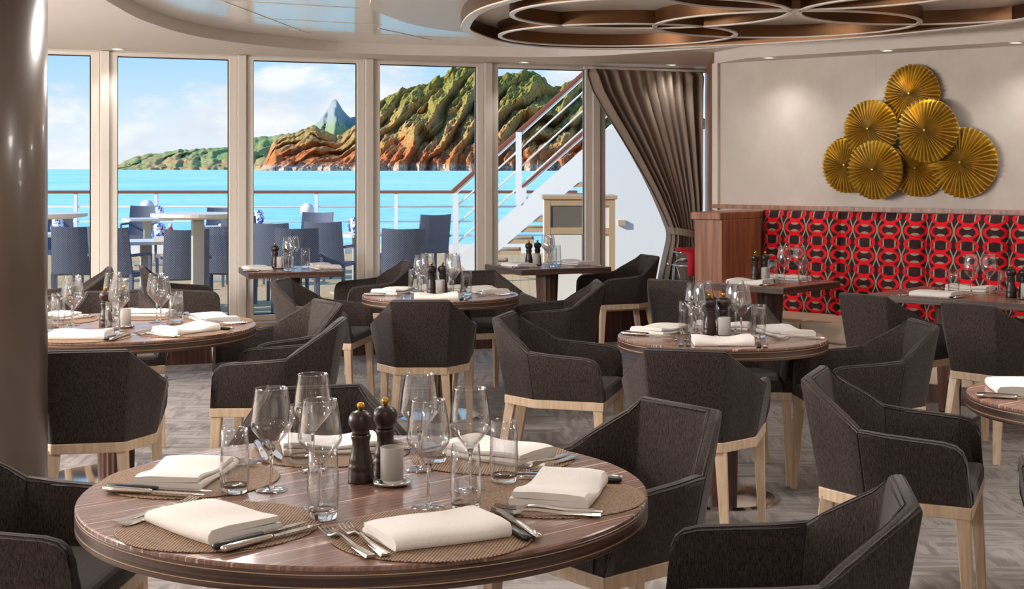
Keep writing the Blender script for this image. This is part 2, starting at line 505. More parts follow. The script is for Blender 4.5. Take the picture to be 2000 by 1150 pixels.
struct('floor', MB().prism([(x, y) for x, y in ROOM], -0.06, 0.0).mesh('floor', MATS['carpet']), 'grey patterned carpet floor of the dining room')
struct('ceiling', MB().prism([(x * 1.03, y + (0.25 if y > 5 else -0.25)) for x, y in ROOM], Z_CEIL, Z_CEIL + 0.15).mesh('ceiling', MATS['ceiling_gloss']), 'glossy white recessed ceiling')
# planked panels of the recessed ceiling (thin shadow joints between them)
inner = smooth_closed([(-2.2, 7.6), (-2.27, 8.8), (-2.13, 9.87), (-1.6, 10.8), (-0.985, 11.25), (0, 11.48), (0.63, 11.40), (1.2, 10.95), (1.72, 10.46), (2.5, 9.77), (3.21, 9.12), (3.9, 8.2), (4.1, 6.2), (3.5, 3.6), (1, 2.2), (-1.2, 3.0), (-2.0, 5.5)], 7)
def ray_room(c, p):
    d = Vector((p[0] - c[0], p[1] - c[1])); best = None; n = len(ROOM)
    for i in range(n):
        a = Vector(ROOM[i]); b = Vector(ROOM[(i + 1) % n]); e = b - a
        den = d.x * e.y - d.y * e.x
        if abs(den) < 1e-9: continue
        q = a - Vector(c)
        t = (q.x * e.y - q.y * e.x) / den; s = (q.x * d.y - q.y * d.x) / den
        if t > 0 and -1e-6 <= s <= 1 + 1e-6 and (best is None or t < best): best = t
    return Vector(c) + d * best
C0 = (0.8, 7.0)
dirs = [(math.atan2(p[1] - C0[1], p[0] - C0[0]), 1) for p in inner] + [(math.atan2(p[1] - C0[1], p[0] - C0[0]), 0) for p in ROOM]
def inner_at(a):
    d = (math.cos(a), math.sin(a)); n = len(inner); best = None
    for i in range(n):
        A_, B_ = inner[i], inner[(i + 1) % n]; e = B_ - A_
        den = d[0] * e[1] - d[1] * e[0]
        if abs(den) < 1e-9: continue
        q = Vector((A_[0] - C0[0], A_[1] - C0[1]))
        t = (q.x * e[1] - q.y * e[0]) / den; s = (q.x * d[1] - q.y * d[0]) / den
        if t > 0 and -1e-6 <= s <= 1 + 1e-6 and (best is None or t < best): best = t
    return (C0[0] + d[0] * best, C0[1] + d[1] * best)
angs = sorted(a for a, _ in dirs)
vi, vo = [], []
for a in angs:
    vi.append(inner_at(a)); vo.append(ray_room(C0, (C0[0] + math.cos(a), C0[1] + math.sin(a))))
n = len(angs); vs = [(p[0], p[1], Z_SOF) for p in vi] + [(p[0], p[1], Z_SOF) for p in vo] + [(p[0], p[1], Z_CEIL + .01) for p in vi] + [(p[0], p[1], Z_CEIL + .01) for p in vo]
fs = []
for i in range(n):
    j = (i + 1) % n
    fs += [(i, j, n + j, n + i), (2 * n + i, 2 * n + j, j, i), (n + i, n + j, 3 * n + j, 3 * n + i)]
struct('trim_1', mesh_of('soffit', vs, fs, False, [MATS['soffit_paint']]), 'cream perimeter soffit with a curved fascia around the recessed ceiling')
# cream drop panel that carries the ring feature
disc = smooth_closed([(0.948 * q[0], 0.948 * q[1] + 0.0) for q in ((-0.82, 8.17), (-0.77, 9.04), (-0.55, 9.72), (-0.1, 10.2), (0.6, 10.35), (1.4, 10.1), (2.3, 9.45), (2.95, 8.7), (3.3, 7.8), (3.2, 6.5), (1.5, 5.4), (-0.3, 6.2))], 7)
struct('trim_2', MB().prism([tuple(p) for p in reversed(disc)], 2.44, Z_CEIL + 0.01).mesh('drop_panel', MATS['ceiling_cream']), 'cream rounded ceiling panel behind the bronze rings')
# shadow joints: narrow strips on the glossy ceiling
jm = MATS['ceiling_cream']
joints = [((-1.95, 8.2), (-0.95, 8.75)), ((-1.9, 9.2), (-0.9, 9.75)), ((-1.6, 10.1), (-0.4, 10.75)), ((-1.75, 8.1), (-1.5, 10.4)), ((-0.95, 10.0), (-0.62, 10.9))]
for k, (a, b) in enumerate(joints):
    struct('trim_%d' % (k + 10), MB().beam((a[0], a[1], Z_CEIL - 0.001), (b[0], b[1], Z_CEIL - 0.001), 0.008, 0.004).mesh('joint', jm), 'thin raised joint strip across the glossy white ceiling')

# walls that are not glass
def wall_seg(name, a, b, z0, z1, th, material, label):
    a, b = Vector((a[0], a[1], 0)), Vector((b[0], b[1], 0)); t = (b - a).normalized(); o = Vector((t.y, -t.x, 0)) * th
    return struct(name, MB().prism([tuple(a)[:2], tuple(b)[:2], tuple(b + o)[:2], tuple(a + o)[:2]], z0, z1).mesh(name, material), label)
wall_seg('wall_back', (-7.5, -3.2), (5.3, -3.2), 0, 2.6, 0.1, MATS['wall_paint'], 'plain greige wall behind the viewer')
wall_seg('wall_left', (-7.5, 9.07), (-7.5, -3.2), 0, 2.6, 0.1, MATS['wall_paint'], 'plain greige side wall at far left')
wall_seg('wall_far_right', (5.3, -3.2), (5.3, 7.4), 0, 2.6, 0.1, MATS['wall_paint'], 'plain greige side wall at far right')
wall_seg('wall_corner', (5.3, 7.4), apt(4.3, 0), 0, 2.6, 0.1, MATS['wall_paint'], 'short greige wall past the banquette')
wall_seg('wall_right', apt(4.3, 0), apt(0, 0), 0, 2.6, 0.12, MATS['wall_paint'], 'greige wall that carries the golden discs')
wall_seg('wall_return', apt(0, 0), CORNER, 0, 2.6, 0.1, MATS['wall_wood'], 'narrow brown return wall between curtain and banquette')
def in_wall(o): o.location = AO; o.rotation_euler = (0, 0, AANG); return o
def in_win(o): o.location = WA; o.rotation_euler = (0, 0, WANG); return o
# local frame of the art wall: x along u, y = -n
in_wall(struct('trim_3', MB().prism([(0.5, -0.32), (4.2, -0.32), (4.2, 0), (0.0, 0)], 2.345, Z_SOF).mesh('cornice', MATS['soffit_paint']), 'dropped cream cornice above the art wall'))
in_wall(struct('trim_4', MB().box(0.0, 0.05, -0.03, 0, 1.2, 2.345).mesh('edge_strip', MATS['frame_paint']), 'slim pale edge strip at the end of the art wall'))
in_wall(struct('trim_5', MB().box(0.0, 4.2, -0.035, 0, 1.215, 1.245).mesh('ledge', MATS['wall_wood']), 'brown ledge strip above the banquette back'))
in_wall(struct('trim_6', MB().box(1.38, 1.384, -0.002, 0, 1.25, 2.345).mesh('panel_joint', MATS['soffit_paint']), 'vertical joint in the greige wall panel'))

# window wall: posts, framed panes, sill and dado
mull = [ws(-350), ws(-75), ws(203), ws(470), ws(718), ws(950), ws(1160), ws(1345)]
mull = [mull[2] - 3.06, mull[2] - 2.04, mull[2] - 1.02] + mull[2:]
S0, S1 = (-7.5 - WA.x) / we.x, (CORNER - WA).length
in_win(struct('wall_window', MB().box(S0, S1, -0.20, 0.06, 0.0, 0.27).mesh('dado', MATS['dark_wood']), 'low dark wood dado below the windows'))
in_win(struct('trim_7', MB().box(S0, S1, -0.225, 0.05, 0.27, 0.30).mesh('sill', MATS['cabinet_trim']), 'pale wooden sill strip below the windows', bevel=0.004))
in_win(struct('trim_8', MB().box(S0, S1, -0.02, 0.08, 2.405, Z_SOF + 0.1).mesh('head', MATS['frame_paint']), 'cream head rail above the windows'))
for k, s in enumerate(mull):
    in_win(struct('trim_%d' % (k + 20), MB().box(s - 0.034, s + 0.034, -0.06, 0.05, 0.30, 2.43).mesh('mullion', MATS['frame_paint']), 'cream vertical mullion post between two window panes', bevel=0.004))
WORDS0 = ['first', 'second', 'third', 'fourth', 'fifth', 'sixth', 'seventh', 'eighth']
ends = [S0] + mull + [S1]
for k in range(len(ends) - 1):
    a, b = ends[k] + 0.036, ends[k + 1] - 0.036
    if b - a < 0.15: continue
    wn_ = thing('window_%d' % (k + 1), ('floor-length window in a cream frame, %s visible one from the left' % WORDS0[k - 3]) if k >= 3 else 'floor-length window left of the picture, %s one' % WORDS0[k], None, kind='structure')
    in_win(wn_)
    fw = 0.062
    fr = MB()
    outer = [(a, 0.30), (b, 0.30), (b, 2.425), (a, 2.425)]; inn = [(a + fw, 0.345), (b - fw, 0.345), (b - fw, 2.395), (a + fw, 2.395)]
    vs = [(x, y, z) for y in (-0.035, 0.035) for (x, z) in outer] + [(x, y, z) for y in (-0.035, 0.035) for (x, z) in inn]
    fs = []
    for i in range(4):
        j = (i + 1) % 4
        fs += [(i, j, 8 + j, 8 + i), (4 + j, 4 + i, 12 + i, 12 + j), (8 + i, 8 + j, 12 + j, 12 + i), (j, i, 4 + i, 4 + j)]
    link('window_frame', mesh_of('window_frame', vs, fs, False, [MATS['frame_paint']]), wn_, 0.004)
    gk = MB().box(a + fw - 0.004, b - fw + 0.004, -0.012, -0.006, 0.34, 2.40)
    link('pane', mesh_of('pane', [(a + fw - .01, 0, 0.335), (b - fw + .01, 0, 0.335), (b - fw + .01, 0, 2.405), (a + fw - .01, 0, 2.405)], [(0, 1, 2, 3)], False, [MATS['window_glass']]), wn_)
    # dark gasket round the pane
    g = 0.008; o_, i_ = inn, [(a + fw + g, 0.345 + g), (b - fw - g, 0.345 + g), (b - fw - g, 2.395 - g), (a + fw + g, 2.395 - g)]
    vs = [(x, -0.004, z) for x, z in o_] + [(x, -0.004, z) for x, z in i_]
    link('gasket', mesh_of('gasket', vs, [(i, (i + 1) % 4, 4 + (i + 1) % 4, 4 + i) for i in range(4)], False, [MATS['black_handle']]), wn_)

# column
cl_ = thing('round_column', 'glossy brown round column at the left edge of the room', 'column', (-1.925, 5.2, 0))
link('shaft', MB().lathe([(0, 0), (0.2, 0), (0.2, 2.52), (0, 2.52)], 64).mesh('shaft', MATS['column_gloss'], False), cl_)
for p in cl_.children[0].data.polygons: p.use_smooth = len(p.vertices) == 4
link('seam', MB().box(-0.001, 0.006, -0.2025, -0.198, 0.0, 2.5).mesh('seam', MATS['frame_paint']), cl_)
cl_.rotation_euler = (0, 0, -0.15)

# ring feature
rf = thing('ceiling_ring_feature', 'bronze ceiling feature of overlapping rings above the tables', 'ceiling feature', (0, 0, 0))
def ring(pts, th, z0, z1, rimw, rim_th=0.008):
    n = len(pts); pts = [Vector((p[0], p[1])) for p in pts]; ins, outs, ri = [], [], []
    area = sum(pts[i].x * pts[(i + 1) % n].y - pts[(i + 1) % n].x * pts[i].y for i in range(n))
    sg = 1 if area > 0 else -1
    for i in range(n):
        t = (pts[(i + 1) % n] - pts[i - 1]).normalized(); nn = Vector((t.y, -t.x)) * sg
        ins.append(pts[i] - nn * th); outs.append(pts[i]); ri.append(pts[i] - nn * rimw)
    def band(a, b, za, zb):
        vs = [(p.x, p.y, z) for z in (za, zb) for q in (a, b) for p in q]; fs = []
        for i in range(n):
            j = (i + 1) % n
            fs += [(i, j, n + j, n + i), (2 * n + i, 3 * n + i, 3 * n + j, 2 * n + j), (j, i, 2 * n + i, 2 * n + j), (n + i, n + j, 3 * n + j, 3 * n + i)]
        return vs, fs
    v, f = band(outs, ins, z0, z1); r = link('ring', mesh_of('ring', v, f, True, [MATS['bronze']]), rf)
    m = r.modifiers.new('split', 'EDGE_SPLIT'); m.split_angle = 0.8
    v, f = band([p for p in outs], ri, z0 - rim_th, z0); q = link('rim', mesh_of('rim', v, f, False, [MATS['ring_rim']]), r)
    return r
big = smooth_closed([(-0.3, 8.25), (-0.24, 8.8), (-0.08, 9.32), (0.2, 9.68), (0.6, 9.83), (0.98, 9.80), (1.39, 9.6), (1.87, 9.3), (2.27, 8.95), (2.55, 8.57), (2.85, 8.0), (2.9, 7.2), (2.5, 6.4), (1.5, 5.9), (0.5, 6.2), (-0.12, 7.2)], 8)
ring(big, 0.04, 2.36, 2.445, 0.055)
for cx, cy, r_ in ((0.75, 7.67, 0.765), (0.665, 8.90, 0.755), (1.6, 8.25, 0.775), (2.28, 7.45, 0.76), (1.45, 6.69, 0.76)):
    ring([(cx + r_ * math.cos(2 * PI * k / 96), cy + r_ * math.sin(2 * PI * k / 96)) for k in range(96)], 0.024, 2.365, 2.445, 0.028)

# recessed downlights: each carries a spot lamp, those out of view are added
def downlight(x, y, z, power, label, spot=1.9, blend=0.6, col=(1.0, 0.955, 0.915), size=0.09):
    d = thing('recessed_downlight', label, 'downlight', (x, y, z))
    link('trim_ring', MB().lathe([(0.036, -0.001), (0.036, -0.007), (0.05, -0.007), (0.05, -0.001)], 20).mesh('trim_ring', MATS['downlight_trim'], True), d)
    link('lens', MB().lathe([(0.0, -0.003), (0.036, -0.003)], 20).mesh('lens', MATS['lamp_glow']), d)
    ld = bpy.data.lights.new('downlight_lamp', 'SPOT'); ld.energy = power; ld.spot_size = spot; ld.spot_blend = blend; ld.color = col; ld.shadow_soft_size = size
    lo = bpy.data.objects.new('lamp', ld); COL.objects.link(lo); lo.parent = d; lo.location = (0, 0, -0.02)
    return d
for k, (px, n_) in enumerate(((1502, 0.2), (1733, 0.2), (1985, 0.2))):
    p = apt(a_u(px, 0.28), 0.28)
    downlight(p.x, p.y, 2.345, 17, 'small recessed downlight over the art wall, ' + ('nearest the curtain', 'just left of the golden discs', 'at the right edge')[k], 2.4, 1.0)
for k, px in enumerate((225, 1005, 1265)):
    p = wpt(ws(px), -0.22 if k != 2 else -0.45)
    downlight(p.x, p.y, Z_SOF, 12, 'small recessed downlight in the window soffit, ' + ('above the left windows', 'above the stair window', 'above the curtain')[k])
k = 0
FILL_SPOTS = [(-3.4, 9.0), (-3.6, 6.8), (-2.6, 4.2), (-3.2, 2.0), (0.0, 1.2), (3.3, 5.0), (4.4, 6.8), (4.4, 4.0), (3.6, 1.6)]
WORDS = ['first', 'second', 'third', 'fourth', 'fifth', 'sixth', 'seventh', 'eighth', 'ninth']
ZC = [Z_SOF, Z_SOF, Z_SOF, Z_SOF, Z_SOF, Z_CEIL, Z_SOF, Z_SOF, Z_SOF]
for k, (x, y) in enumerate(FILL_SPOTS):  # downlights added out of view as fill for the room
    downlight(x, y, ZC[k], 120, 'added fill downlight in the ceiling out of view, %s of nine' % WORDS[k], 2.5, 0.9, size=0.12)
for k, (x, y) in enumerate(((-0.5, 4.4), (-1.4, 5.7), (0.6, 4.8), (-1.5, 7.6), (2.9, 6.2), (1.9, 4.6), (-0.6, 7.9), (0.2, 6.0))):  # more added downlights, unseen, to light tables and window frames
    downlight(x, y, Z_CEIL, (42, 85, 64, 150, 115, 80, 160, 85)[k], 'added unseen fill downlight in the glossy ceiling over the tables, %s of eight' % WORDS[k], 2.95, 0.6, size=0.12)

# fill globes, added out of view to brighten the room
def add_fill_globe(x, y, z, power, label):
    t = thing('fill_globe', label, 'added fill lamp', (x, y, z))
    link('globe', MB().lathe([(0.14 * math.sin(PI * q / 12), -0.14 * math.cos(PI * q / 12)) for q in range(13)], 24).mesh('globe', MATS['lamp_glow'], True), t)
    link('rod', MB().tube([(0, 0, 0.14), (0, 0, Z_SOF - z)], 0.008, 8).mesh('rod', MATS['bronze'], True), t)
    ld = bpy.data.lights.new('fill_globe_light', 'POINT'); ld.energy = power; ld.color = (1.0, 0.96, 0.93); ld.shadow_soft_size = 0.16
    lo = bpy.data.objects.new('lamp', ld); COL.objects.link(lo); lo.parent = t; lo.location = (0, 0, -0.16)
for k, (x, y, pw) in enumerate(((-5.2, 6.8, 520), (-4.4, 4.6, 360), (-4.2, 1.6, 120), (-1.2, -1.6, 15), (2.0, -1.4, 15), (-6.6, 5.4, 240))):
    add_fill_globe(x, y, 1.95, pw, 'added white fill-light globe out of view, %s of six' % WORDS[k])

# ================================================================== OUTSIDE
struct('floor_deck', MB().box(-26, 15, 7, 26.3, -0.12, -0.02).mesh('deck', MATS['deck']), 'sunlit pale wooden outdoor deck behind the windows')
sea = link('sea', mesh_of('sea', [(-40000, 27, -5), (40000, 27, -5), (40000, 45000, -5), (-40000, 45000, -5)], [(0, 1, 2, 3)], False, [MATS['sea']]))
tag(sea, 'calm turquoise sea reaching to the horizon', kind='structure')

def interp(tab, x):
    if x <= tab[0][0]: return tab[0][1]
    for (a, p), (b, q) in zip(tab, tab[1:]):
        if x <= b:
            t = (x - a) / (b - a); return p + (q - p) * t
    return tab[-1][1]
def mountain(name, tab, D0, dD, nu, nv, period, slant, amp, material, label, seed, zig=5):
    x0, x1 = tab[0][0], tab[-1][0]; vs = []; zs = -6.0
    for j in range(nv):
        v = j / (nv - 1)
        for i in range(nu):
            px = x0 + (x1 - x0) * i / (nu - 1)
            yt = interp(tab, px) - zig * (noise.noise((px * 0.05, seed, 0)) + 0.6 * noise.noise((px * 0.15, seed, 3)))
            D = D0 + dD * v
            H = (HZ - yt) * (D0 + dD) / F + EYE
            q = (px - slant * v) / period + 1.1 * noise.noise((px / 120.0, v * 1.5, seed)) + 0.35 * noise.noise((px / 35.0, v * 4, seed + 5))
            fr = q - math.floor(q)
            rid = (fr / 0.62 if fr < 0.62 else (1 - fr) / 0.38)
            cellv = 0.55 + 0.6 * noise.noise((math.floor(q) * 1.7, seed, 1)) 
            fine = noise.fractal(((px - slant * v) / 16.0, v * 6, seed), 0.8, 2.1, 6)
            prof = 0.0 if j == 0 else (0.07 + 0.93 * (v ** 1.15))
            env = math.sin(PI * min(1, 0.12 + 0.8 * v)) if v < 1 else 0.15
            edge = min(1.0, (px - x0) / 14.0 + 0.02) if name != 'mountain' else min(1.0, (px - x0) / 26.0 + 0.02)
            am = amp * min(1.0, max(0.12, H / 330.0)) if name and material == 'rock' else amp
            D -= am * (rid ** 0.8 * (0.6 + cellv)) * env + am * 0.22 * fine * (0.3 + env)
            z = zs + (H - zs) * prof * edge
            if 0 < j < nv - 1: z += H * 0.05 * fine * edge
            vs.append(((px - 1000.0) / F * D, D, z))
    # a back slope, so the range is a solid body
    for i in range(nu):
        px = x0 + (x1 - x0) * i / (nu - 1); D = D0 + dD * 1.8
        vs.append(((px - 1000.0) / F * D, D, zs))
    fs = [(j * nu + i, j * nu + i + 1, (j + 1) * nu + i + 1, (j + 1) * nu + i) for j in range(nv) for i in range(nu - 1)]
    o = link(name, mesh_of(name, vs, fs, True, [MATS[material]]))
    return tag(o, label, 'mountain')
mountain('mountain', [(505, 318), (520, 290), (545, 268), (580, 256), (610, 246), (640, 258), (665, 268), (690, 250), (715, 228), (742, 196), (770, 184), (800, 174), (840, 161), (868, 148), (885, 131), (930, 127), (950, 138), (975, 150), (1005, 143), (1040, 139), (1062, 152), (1080, 172), (1100, 164), (1140, 150), (1180, 165), (1260, 190), (1400, 240)],
         5200, 2200, 620, 110, 58, 190, 340, 'rock', 'rugged green and orange sea cliffs seen through the right-hand windows', 2.3)
mountain('mountain', [(180, 329), (228, 322), (262, 306), (300, 300), (345, 293), (380, 291), (445, 287), (480, 275), (500, 268), (560, 262), (600, 252), (622, 240), (640, 214), (650, 195), (657, 194), (670, 216), (684, 230), (720, 222), (760, 226), (820, 250)],
         11000, 3000, 260, 40, 48, 40, 420, 'far_rock', 'distant hazy headland with a pointed peak, left of the sea cliffs', 9.1, 3)

# railing along the deck edge
RY = 25.7
def ry(x): return RY + 0.05 * (x + 8) * 0.35
rail = thing('deck_railing', 'white deck railing with a varnished wooden top rail above the sea', 'railing', (0, RY, 0))
def railp(x, z): return (x, ry(x) - RY, z)
link('top_rail', MB().beam(railp(-11, 1.10), railp(1.2, 1.10), 0.10, 0.055).mesh('top_rail', MATS['rail_wood']), rail, 0.015)
for z in (0.83, 0.56, 0.30):
    link('rail', MB().tube([railp(-11, z), railp(1.2, z)], 0.016, 8).mesh('rail', MATS['ship_white'], True), rail)
for k in range(9):
    x = -10.9 + 1.46 * k + 0.02
    link('post', MB().beam(railp(x, -0.02), railp(x, 1.08), 0.06, 0.06, (0, 1, 0)).mesh('post', MATS['ship_white']), rail)
link('kerb', MB().beam(railp(-11, 0.06), railp(1.2, 0.06), 0.14, 0.16).mesh('kerb', MATS['ship_white']), rail)

# stairs
st = thing('deck_stairs', 'white outdoor stairs with wooden handrails rising to the right', 'stairs', (0, 0, 0))
SD = 20.5
def sp(px, py, d=SD): return Vector(((px - 1000) / F * d, d, EYE - (py - HZ) / F * d))
for d in (SD, SD + 1.0):
    a, b = sp(915, 512, d) if d == SD else sp(915, 512) + Vector((0, 1.0, 0)), None
    b = sp(1240, 235) + Vector((0, d - SD, 0)); a = sp(905, 522) + Vector((0, d - SD, 0))
    link('stringer', MB().beam(a, b, 0.06, 0.30).mesh('stringer', MATS['ship_white']), st)
nst = 13
for k in range(nst):
    t = (k + 0.5) / nst
    c = sp(905, 522).lerp(sp(1240, 235), t)
    link('tread', MB().box(c.x - 0.06, c.x + 0.36, SD - 0.02, SD + 0.97, c.z - 0.23, c.z - 0.17).mesh('tread', MATS['cabinet_trim']), st)
for off, hr in ((0.0, 1.0), (1.0, 0.62)):
    o_ = Vector((0, off, 0))
    ha, hb = sp(884, 374), sp(1240, 52)
    if off: ha, hb = sp(1012, 372), sp(1240, 172)
    link('handrail', MB().beam(ha + o_, hb + o_, 0.07, 0.06).mesh('handrail', MATS['rail_wood']), st, 0.01)
    link('handrail_bar', MB().beam(ha + o_ - Vector((-.02, 0, .05)), hb + o_ - Vector((-.02, 0, .05)), 0.04, 0.035).mesh('handrail_bar', MATS['ship_white']), st)
    for q in ((1, 2, 3) if not off else (1,)):
        dz = Vector((0, 0, -0.27 * q))
        link('rail', MB().tube([ha + o_ + dz, hb + o_ + dz], 0.013, 8).mesh('rail', MATS['ship_white'], True), st)
    for px, pt in (((890, 380), (1013, 258), (1152, 132)) if not off else ((1024, 368), (1152, 250))):
        top = sp(px, pt) + o_; ln = 1.05 if not off else 0.6
        link('post', MB().beam(top - Vector((0, 0, ln)), top, 0.085, 0.085, (0, 1, 0)).mesh('post', MATS['ship_white']), st)

# cabinet and ship's side
def cab_pt(px, d): return (px - 1000) / F * d
cb = thing('service_cabinet', 'white service cabinet with beige trim standing on the outdoor deck', 'cabinet', (cab_pt(1132, 13.9), 13.9, -0.02))
link('body', MB().box(-0.35, 0.35, 0.0, 0.55, 0.0, 1.24).mesh('body', MATS['ship_white']), cb)
link('top', MB().box(-0.37, 0.37, -0.03, 0.58, 1.24, 1.28).mesh('top', MATS['cabinet_trim']), cb, 0.005)
for x0, x1 in ((-0.35, -0.29), (0.03, 0.09), (0.29, 0.35)):
    link('stile', MB().box(x0, x1, -0.02, 0.0, 0.0, 1.24).mesh('stile', MATS['cabinet_trim']), cb)
for z0, z1 in ((0.0, 0.07), (0.90, 0.96), (1.18, 1.24)):
    link('rail', MB().box(-0.29, 0.29, -0.018, 0.0, z0, z1).mesh('rail', MATS['cabinet_trim']), cb)
link('door', MB().box(-0.28, 0.02, -0.012, 0.0, 0.08, 0.89).mesh('door', MATS['ship_white']), cb)
link('recess', MB().box(-0.28, 0.02, -0.008, 0.0, 0.97, 1.17).mesh('recess', MATS['cabinet_dark']), cb)
bk = thing('deck_bulkhead', "white ship's side wall beyond the curtain", 'wall', (0, 0, -0.02))
xa = cab_pt(1178, 15.2)
link('panel', MB().box(xa, xa + 3.5, 15.2, 15.5, 0, 1.97).mesh('panel', MATS['ship_white']), bk)
link('hinge', MB().box(xa + 0.16, xa + 0.24, 15.16, 15.2, 0.93, 0.99).mesh('hinge', MATS['cabinet_trim']), bk)
link('rail', MB().tube([(xa + 0.0, 15.2, 0.25), (xa + 2.0, 15.17, 0.25)], 0.015, 8).mesh('rail', MATS['chrome'], True), bk)

# deck furniture
def square_top(hw, z0, z1, r=0.06):
    pts = []
    for sx, sy, a0 in ((1, 1, 0), (-1, 1, PI / 2), (-1, -1, PI), (1, -1, 1.5 * PI)):
        for q in range(4):
            a = a0 + q / 3 * PI / 2; pts.append((sx * (hw - r) + r * math.cos(a), sy * (hw - r) + r * math.sin(a)))
    return MB().prism(pts, z0, z1)
ME_ST = square_top(0.36, 0.715, 0.75).mesh('top', MATS['table_white'])
ME_SL = MB().beam((0, 0, 0.02), (0, 0, 0.715), 0.11, 0.11, (0, 1, 0)).mesh('leg', MATS['table_leg_grey'])
ME_SB = MB().box(-0.25, 0.25, -0.25, 0.25, 0, 0.025).mesh('base', MATS['table_leg_grey'])
ME_HT = MB().lathe([(0, 1.08), (0.28, 1.085), (0.42, 1.105), (0.42, 1.135), (0, 1.135)], 40).mesh('top', MATS['table_white'])
ME_HL = MB().beam((0, 0, 0.02), (0, 0, 1.085), 0.10, 0.10, (0, 1, 0)).mesh('leg', MATS['table_leg_grey'])
ME_HB = MB().lathe([(0, 0), (0.27, 0), (0.27, 0.02), (0, 0.03)], 32).mesh('base', MATS['table_leg_grey'])
def deck_table(px, d, label, high=False, rz=0.4):
    t = thing('deck_bar_table' if high else 'deck_table', label, 'table', ((px - 1000) / F * d, d, -0.02), rz, 'white tables on the deck')
    for nme, me in (('top', ME_HT if high else ME_ST), ('leg', ME_HL if high else ME_SL), ('base', ME_HB if high else ME_SB)): link(nme, me, t)
    return t
DT = [deck_table(82, 17.3, 'small square white deck table by the column with a blue china pot'),
      deck_table(78, 12.9, 'tall white bar table on the deck, cut by the column', True),
      deck_table(386, 12.9, 'tall white bar table on the deck in the second window', True),
      deck_table(288, 22.6, 'small white deck table farthest back near the railing'),
      deck_table(284, 15.6, 'square white deck table holding a blue china pot and red bottle'),
      deck_table(452, 19.4, 'square white deck table half behind the second mullion', rz=0.2),
      deck_table(480, 20.5, 'square white deck table behind the pots at the third window edge', rz=0.1),
      deck_table(700, 17.4, 'square white deck table at the mullion beside blue wicker chairs', rz=0.75)]
def wick_back():
    rings = []
    for k in range(9):
        t = k / 8; z = 0.42 + t * 0.50; y = -0.21 - 0.10 * t; hw = 0.235 - 0.01 * t
        row = []
        for i in range(9):
            u = -1 + i / 4.0; row.append((u * hw, y - 0.05 * (1 - u * u), z + (0.012 * (u * u)) * (t > 0.9)))
        rings.append(row + [(p[0], p[1] + 0.028, p[2]) for p in reversed(row)])
    return MB().loft(rings).mesh('backrest', MATS['wicker'], False)
ME_WB = wick_back()
ME_WS = MB().box(-0.24, 0.24, -0.22, 0.24, 0.40, 0.445).mesh('seat', MATS['wicker'])
ME_WA = MB().add([], []).box(-0.012, 0.012, -0.24, 0.20, 0.62, 0.65).mesh('armrest', MATS['wicker'])
ME_WL = MB().beam((0, 0, 0), (0, 0, 0.42), 0.03, 0.03, (0, 1, 0), 0.04, 0.04).mesh('leg', MATS['wicker'])
ME_WP = MB().beam((0, 0, 0), (0, 0, 0.63), 0.03, 0.03, (0, 1, 0)).mesh('arm_post', MATS['wicker'])
def deck_chair(px, d, ang, label):
    t = thing('wicker_chair', label, 'chair', ((px - 1000) / F * d, d, -0.02), math.radians(ang) - PI / 2, 'slate blue wicker chairs on the deck')
    link('seat', ME_WS, t, 0.01); link('backrest', ME_WB, t)
    for sx in (-1, 1):
        link('armrest', ME_WA, t, 0.005).location = (sx * 0.245, 0, 0)
        link('arm_post', ME_WP, t).location = (sx * 0.245, 0.2, 0)
        link('leg', ME_WL, t).location = (sx * 0.22, -0.20, 0)
    return t
for px, d, ang, lab in (
    (150, 15.3, 100, 'wicker deck chair between the column and the first mullion'),
    (235, 15.0, 80, 'wicker deck chair with its back to the first mullion'),
    (272, 23.2, -90, 'wicker deck chair farthest back under the white dome lamp'),
    (358, 14.6, 110, 'dark wicker deck chair left of the tall bar table leg'),
    (436, 15.4, 75, 'dark wicker deck chair right of the tall bar table leg'),
    (425, 22.0, -90, 'wicker deck chair peeking over the tall bar table'),
    (548, 16.2, 75, 'wicker deck chair behind the pepper mills of the left window table'),
    (578, 14.9, 100, 'wicker deck chair nearest the left window table glass'),
    (645, 16.6, 80, 'wide wicker deck chair left of the third mullion'),
    (608, 19.6, -100, 'wicker deck chair half hidden below the white round lamp'),
    (788, 14.8, 95, 'near wicker deck chair alone in the fourth window'),
    (832, 19.2, 120, 'far wicker deck chair turned sideways in the fourth window'),
    (118, 19.0, -60, 'wicker deck chair in shade left of the first mullion'),
    (474, 18.6, 90, 'wicker deck chair just right of the second mullion')):
    deck_chair(px, d, ang, lab)
ME_POT = MB().lathe([(0, 0), (0.05, 0), (0.075, 0.03), (0.085, 0.075), (0.07, 0.12), (0.06, 0.13), (0.055, 0.125), (0, 0.06)], 20).mesh('bowl', MATS['china'], True)
ME_PLT = MB().lathe([(0, 0.10), (0.06, 0.115), (0.075, 0.15), (0.05, 0.185), (0, 0.2)], 12).mesh('flowers', MATS['china'], True)
ME_HOLD = MB().box(-0.11, 0.05, -0.06, 0.06, 0, 0.055).mesh('holder', MATS['table_white'])
def pot(px, d, label, z=0.73):
    t = thing('china_pot', label, 'flower pot', ((px - 1000) / F * d, d, z), 0, 'blue and white pots on the deck tables')
    link('bowl', ME_POT, t); link('flowers', ME_PLT, t)
pot(112, 17.2, 'blue and white china pot on the deck table by the column')
pot(311, 15.5, 'blue and white china pot beside the red bottle')
pot(505, 20.4, 'blue and white china pot at the left edge of the third window')
pot(692, 17.3, 'blue and white china pot beside the third mullion')
pot(311, 22.5, 'small blue and white pot on the farthest deck table')
kb = thing('sauce_bottle', 'red sauce bottle with white cap on the square deck table', 'bottle', ((333 - 1000) / F * 15.45, 15.45, 0.73))
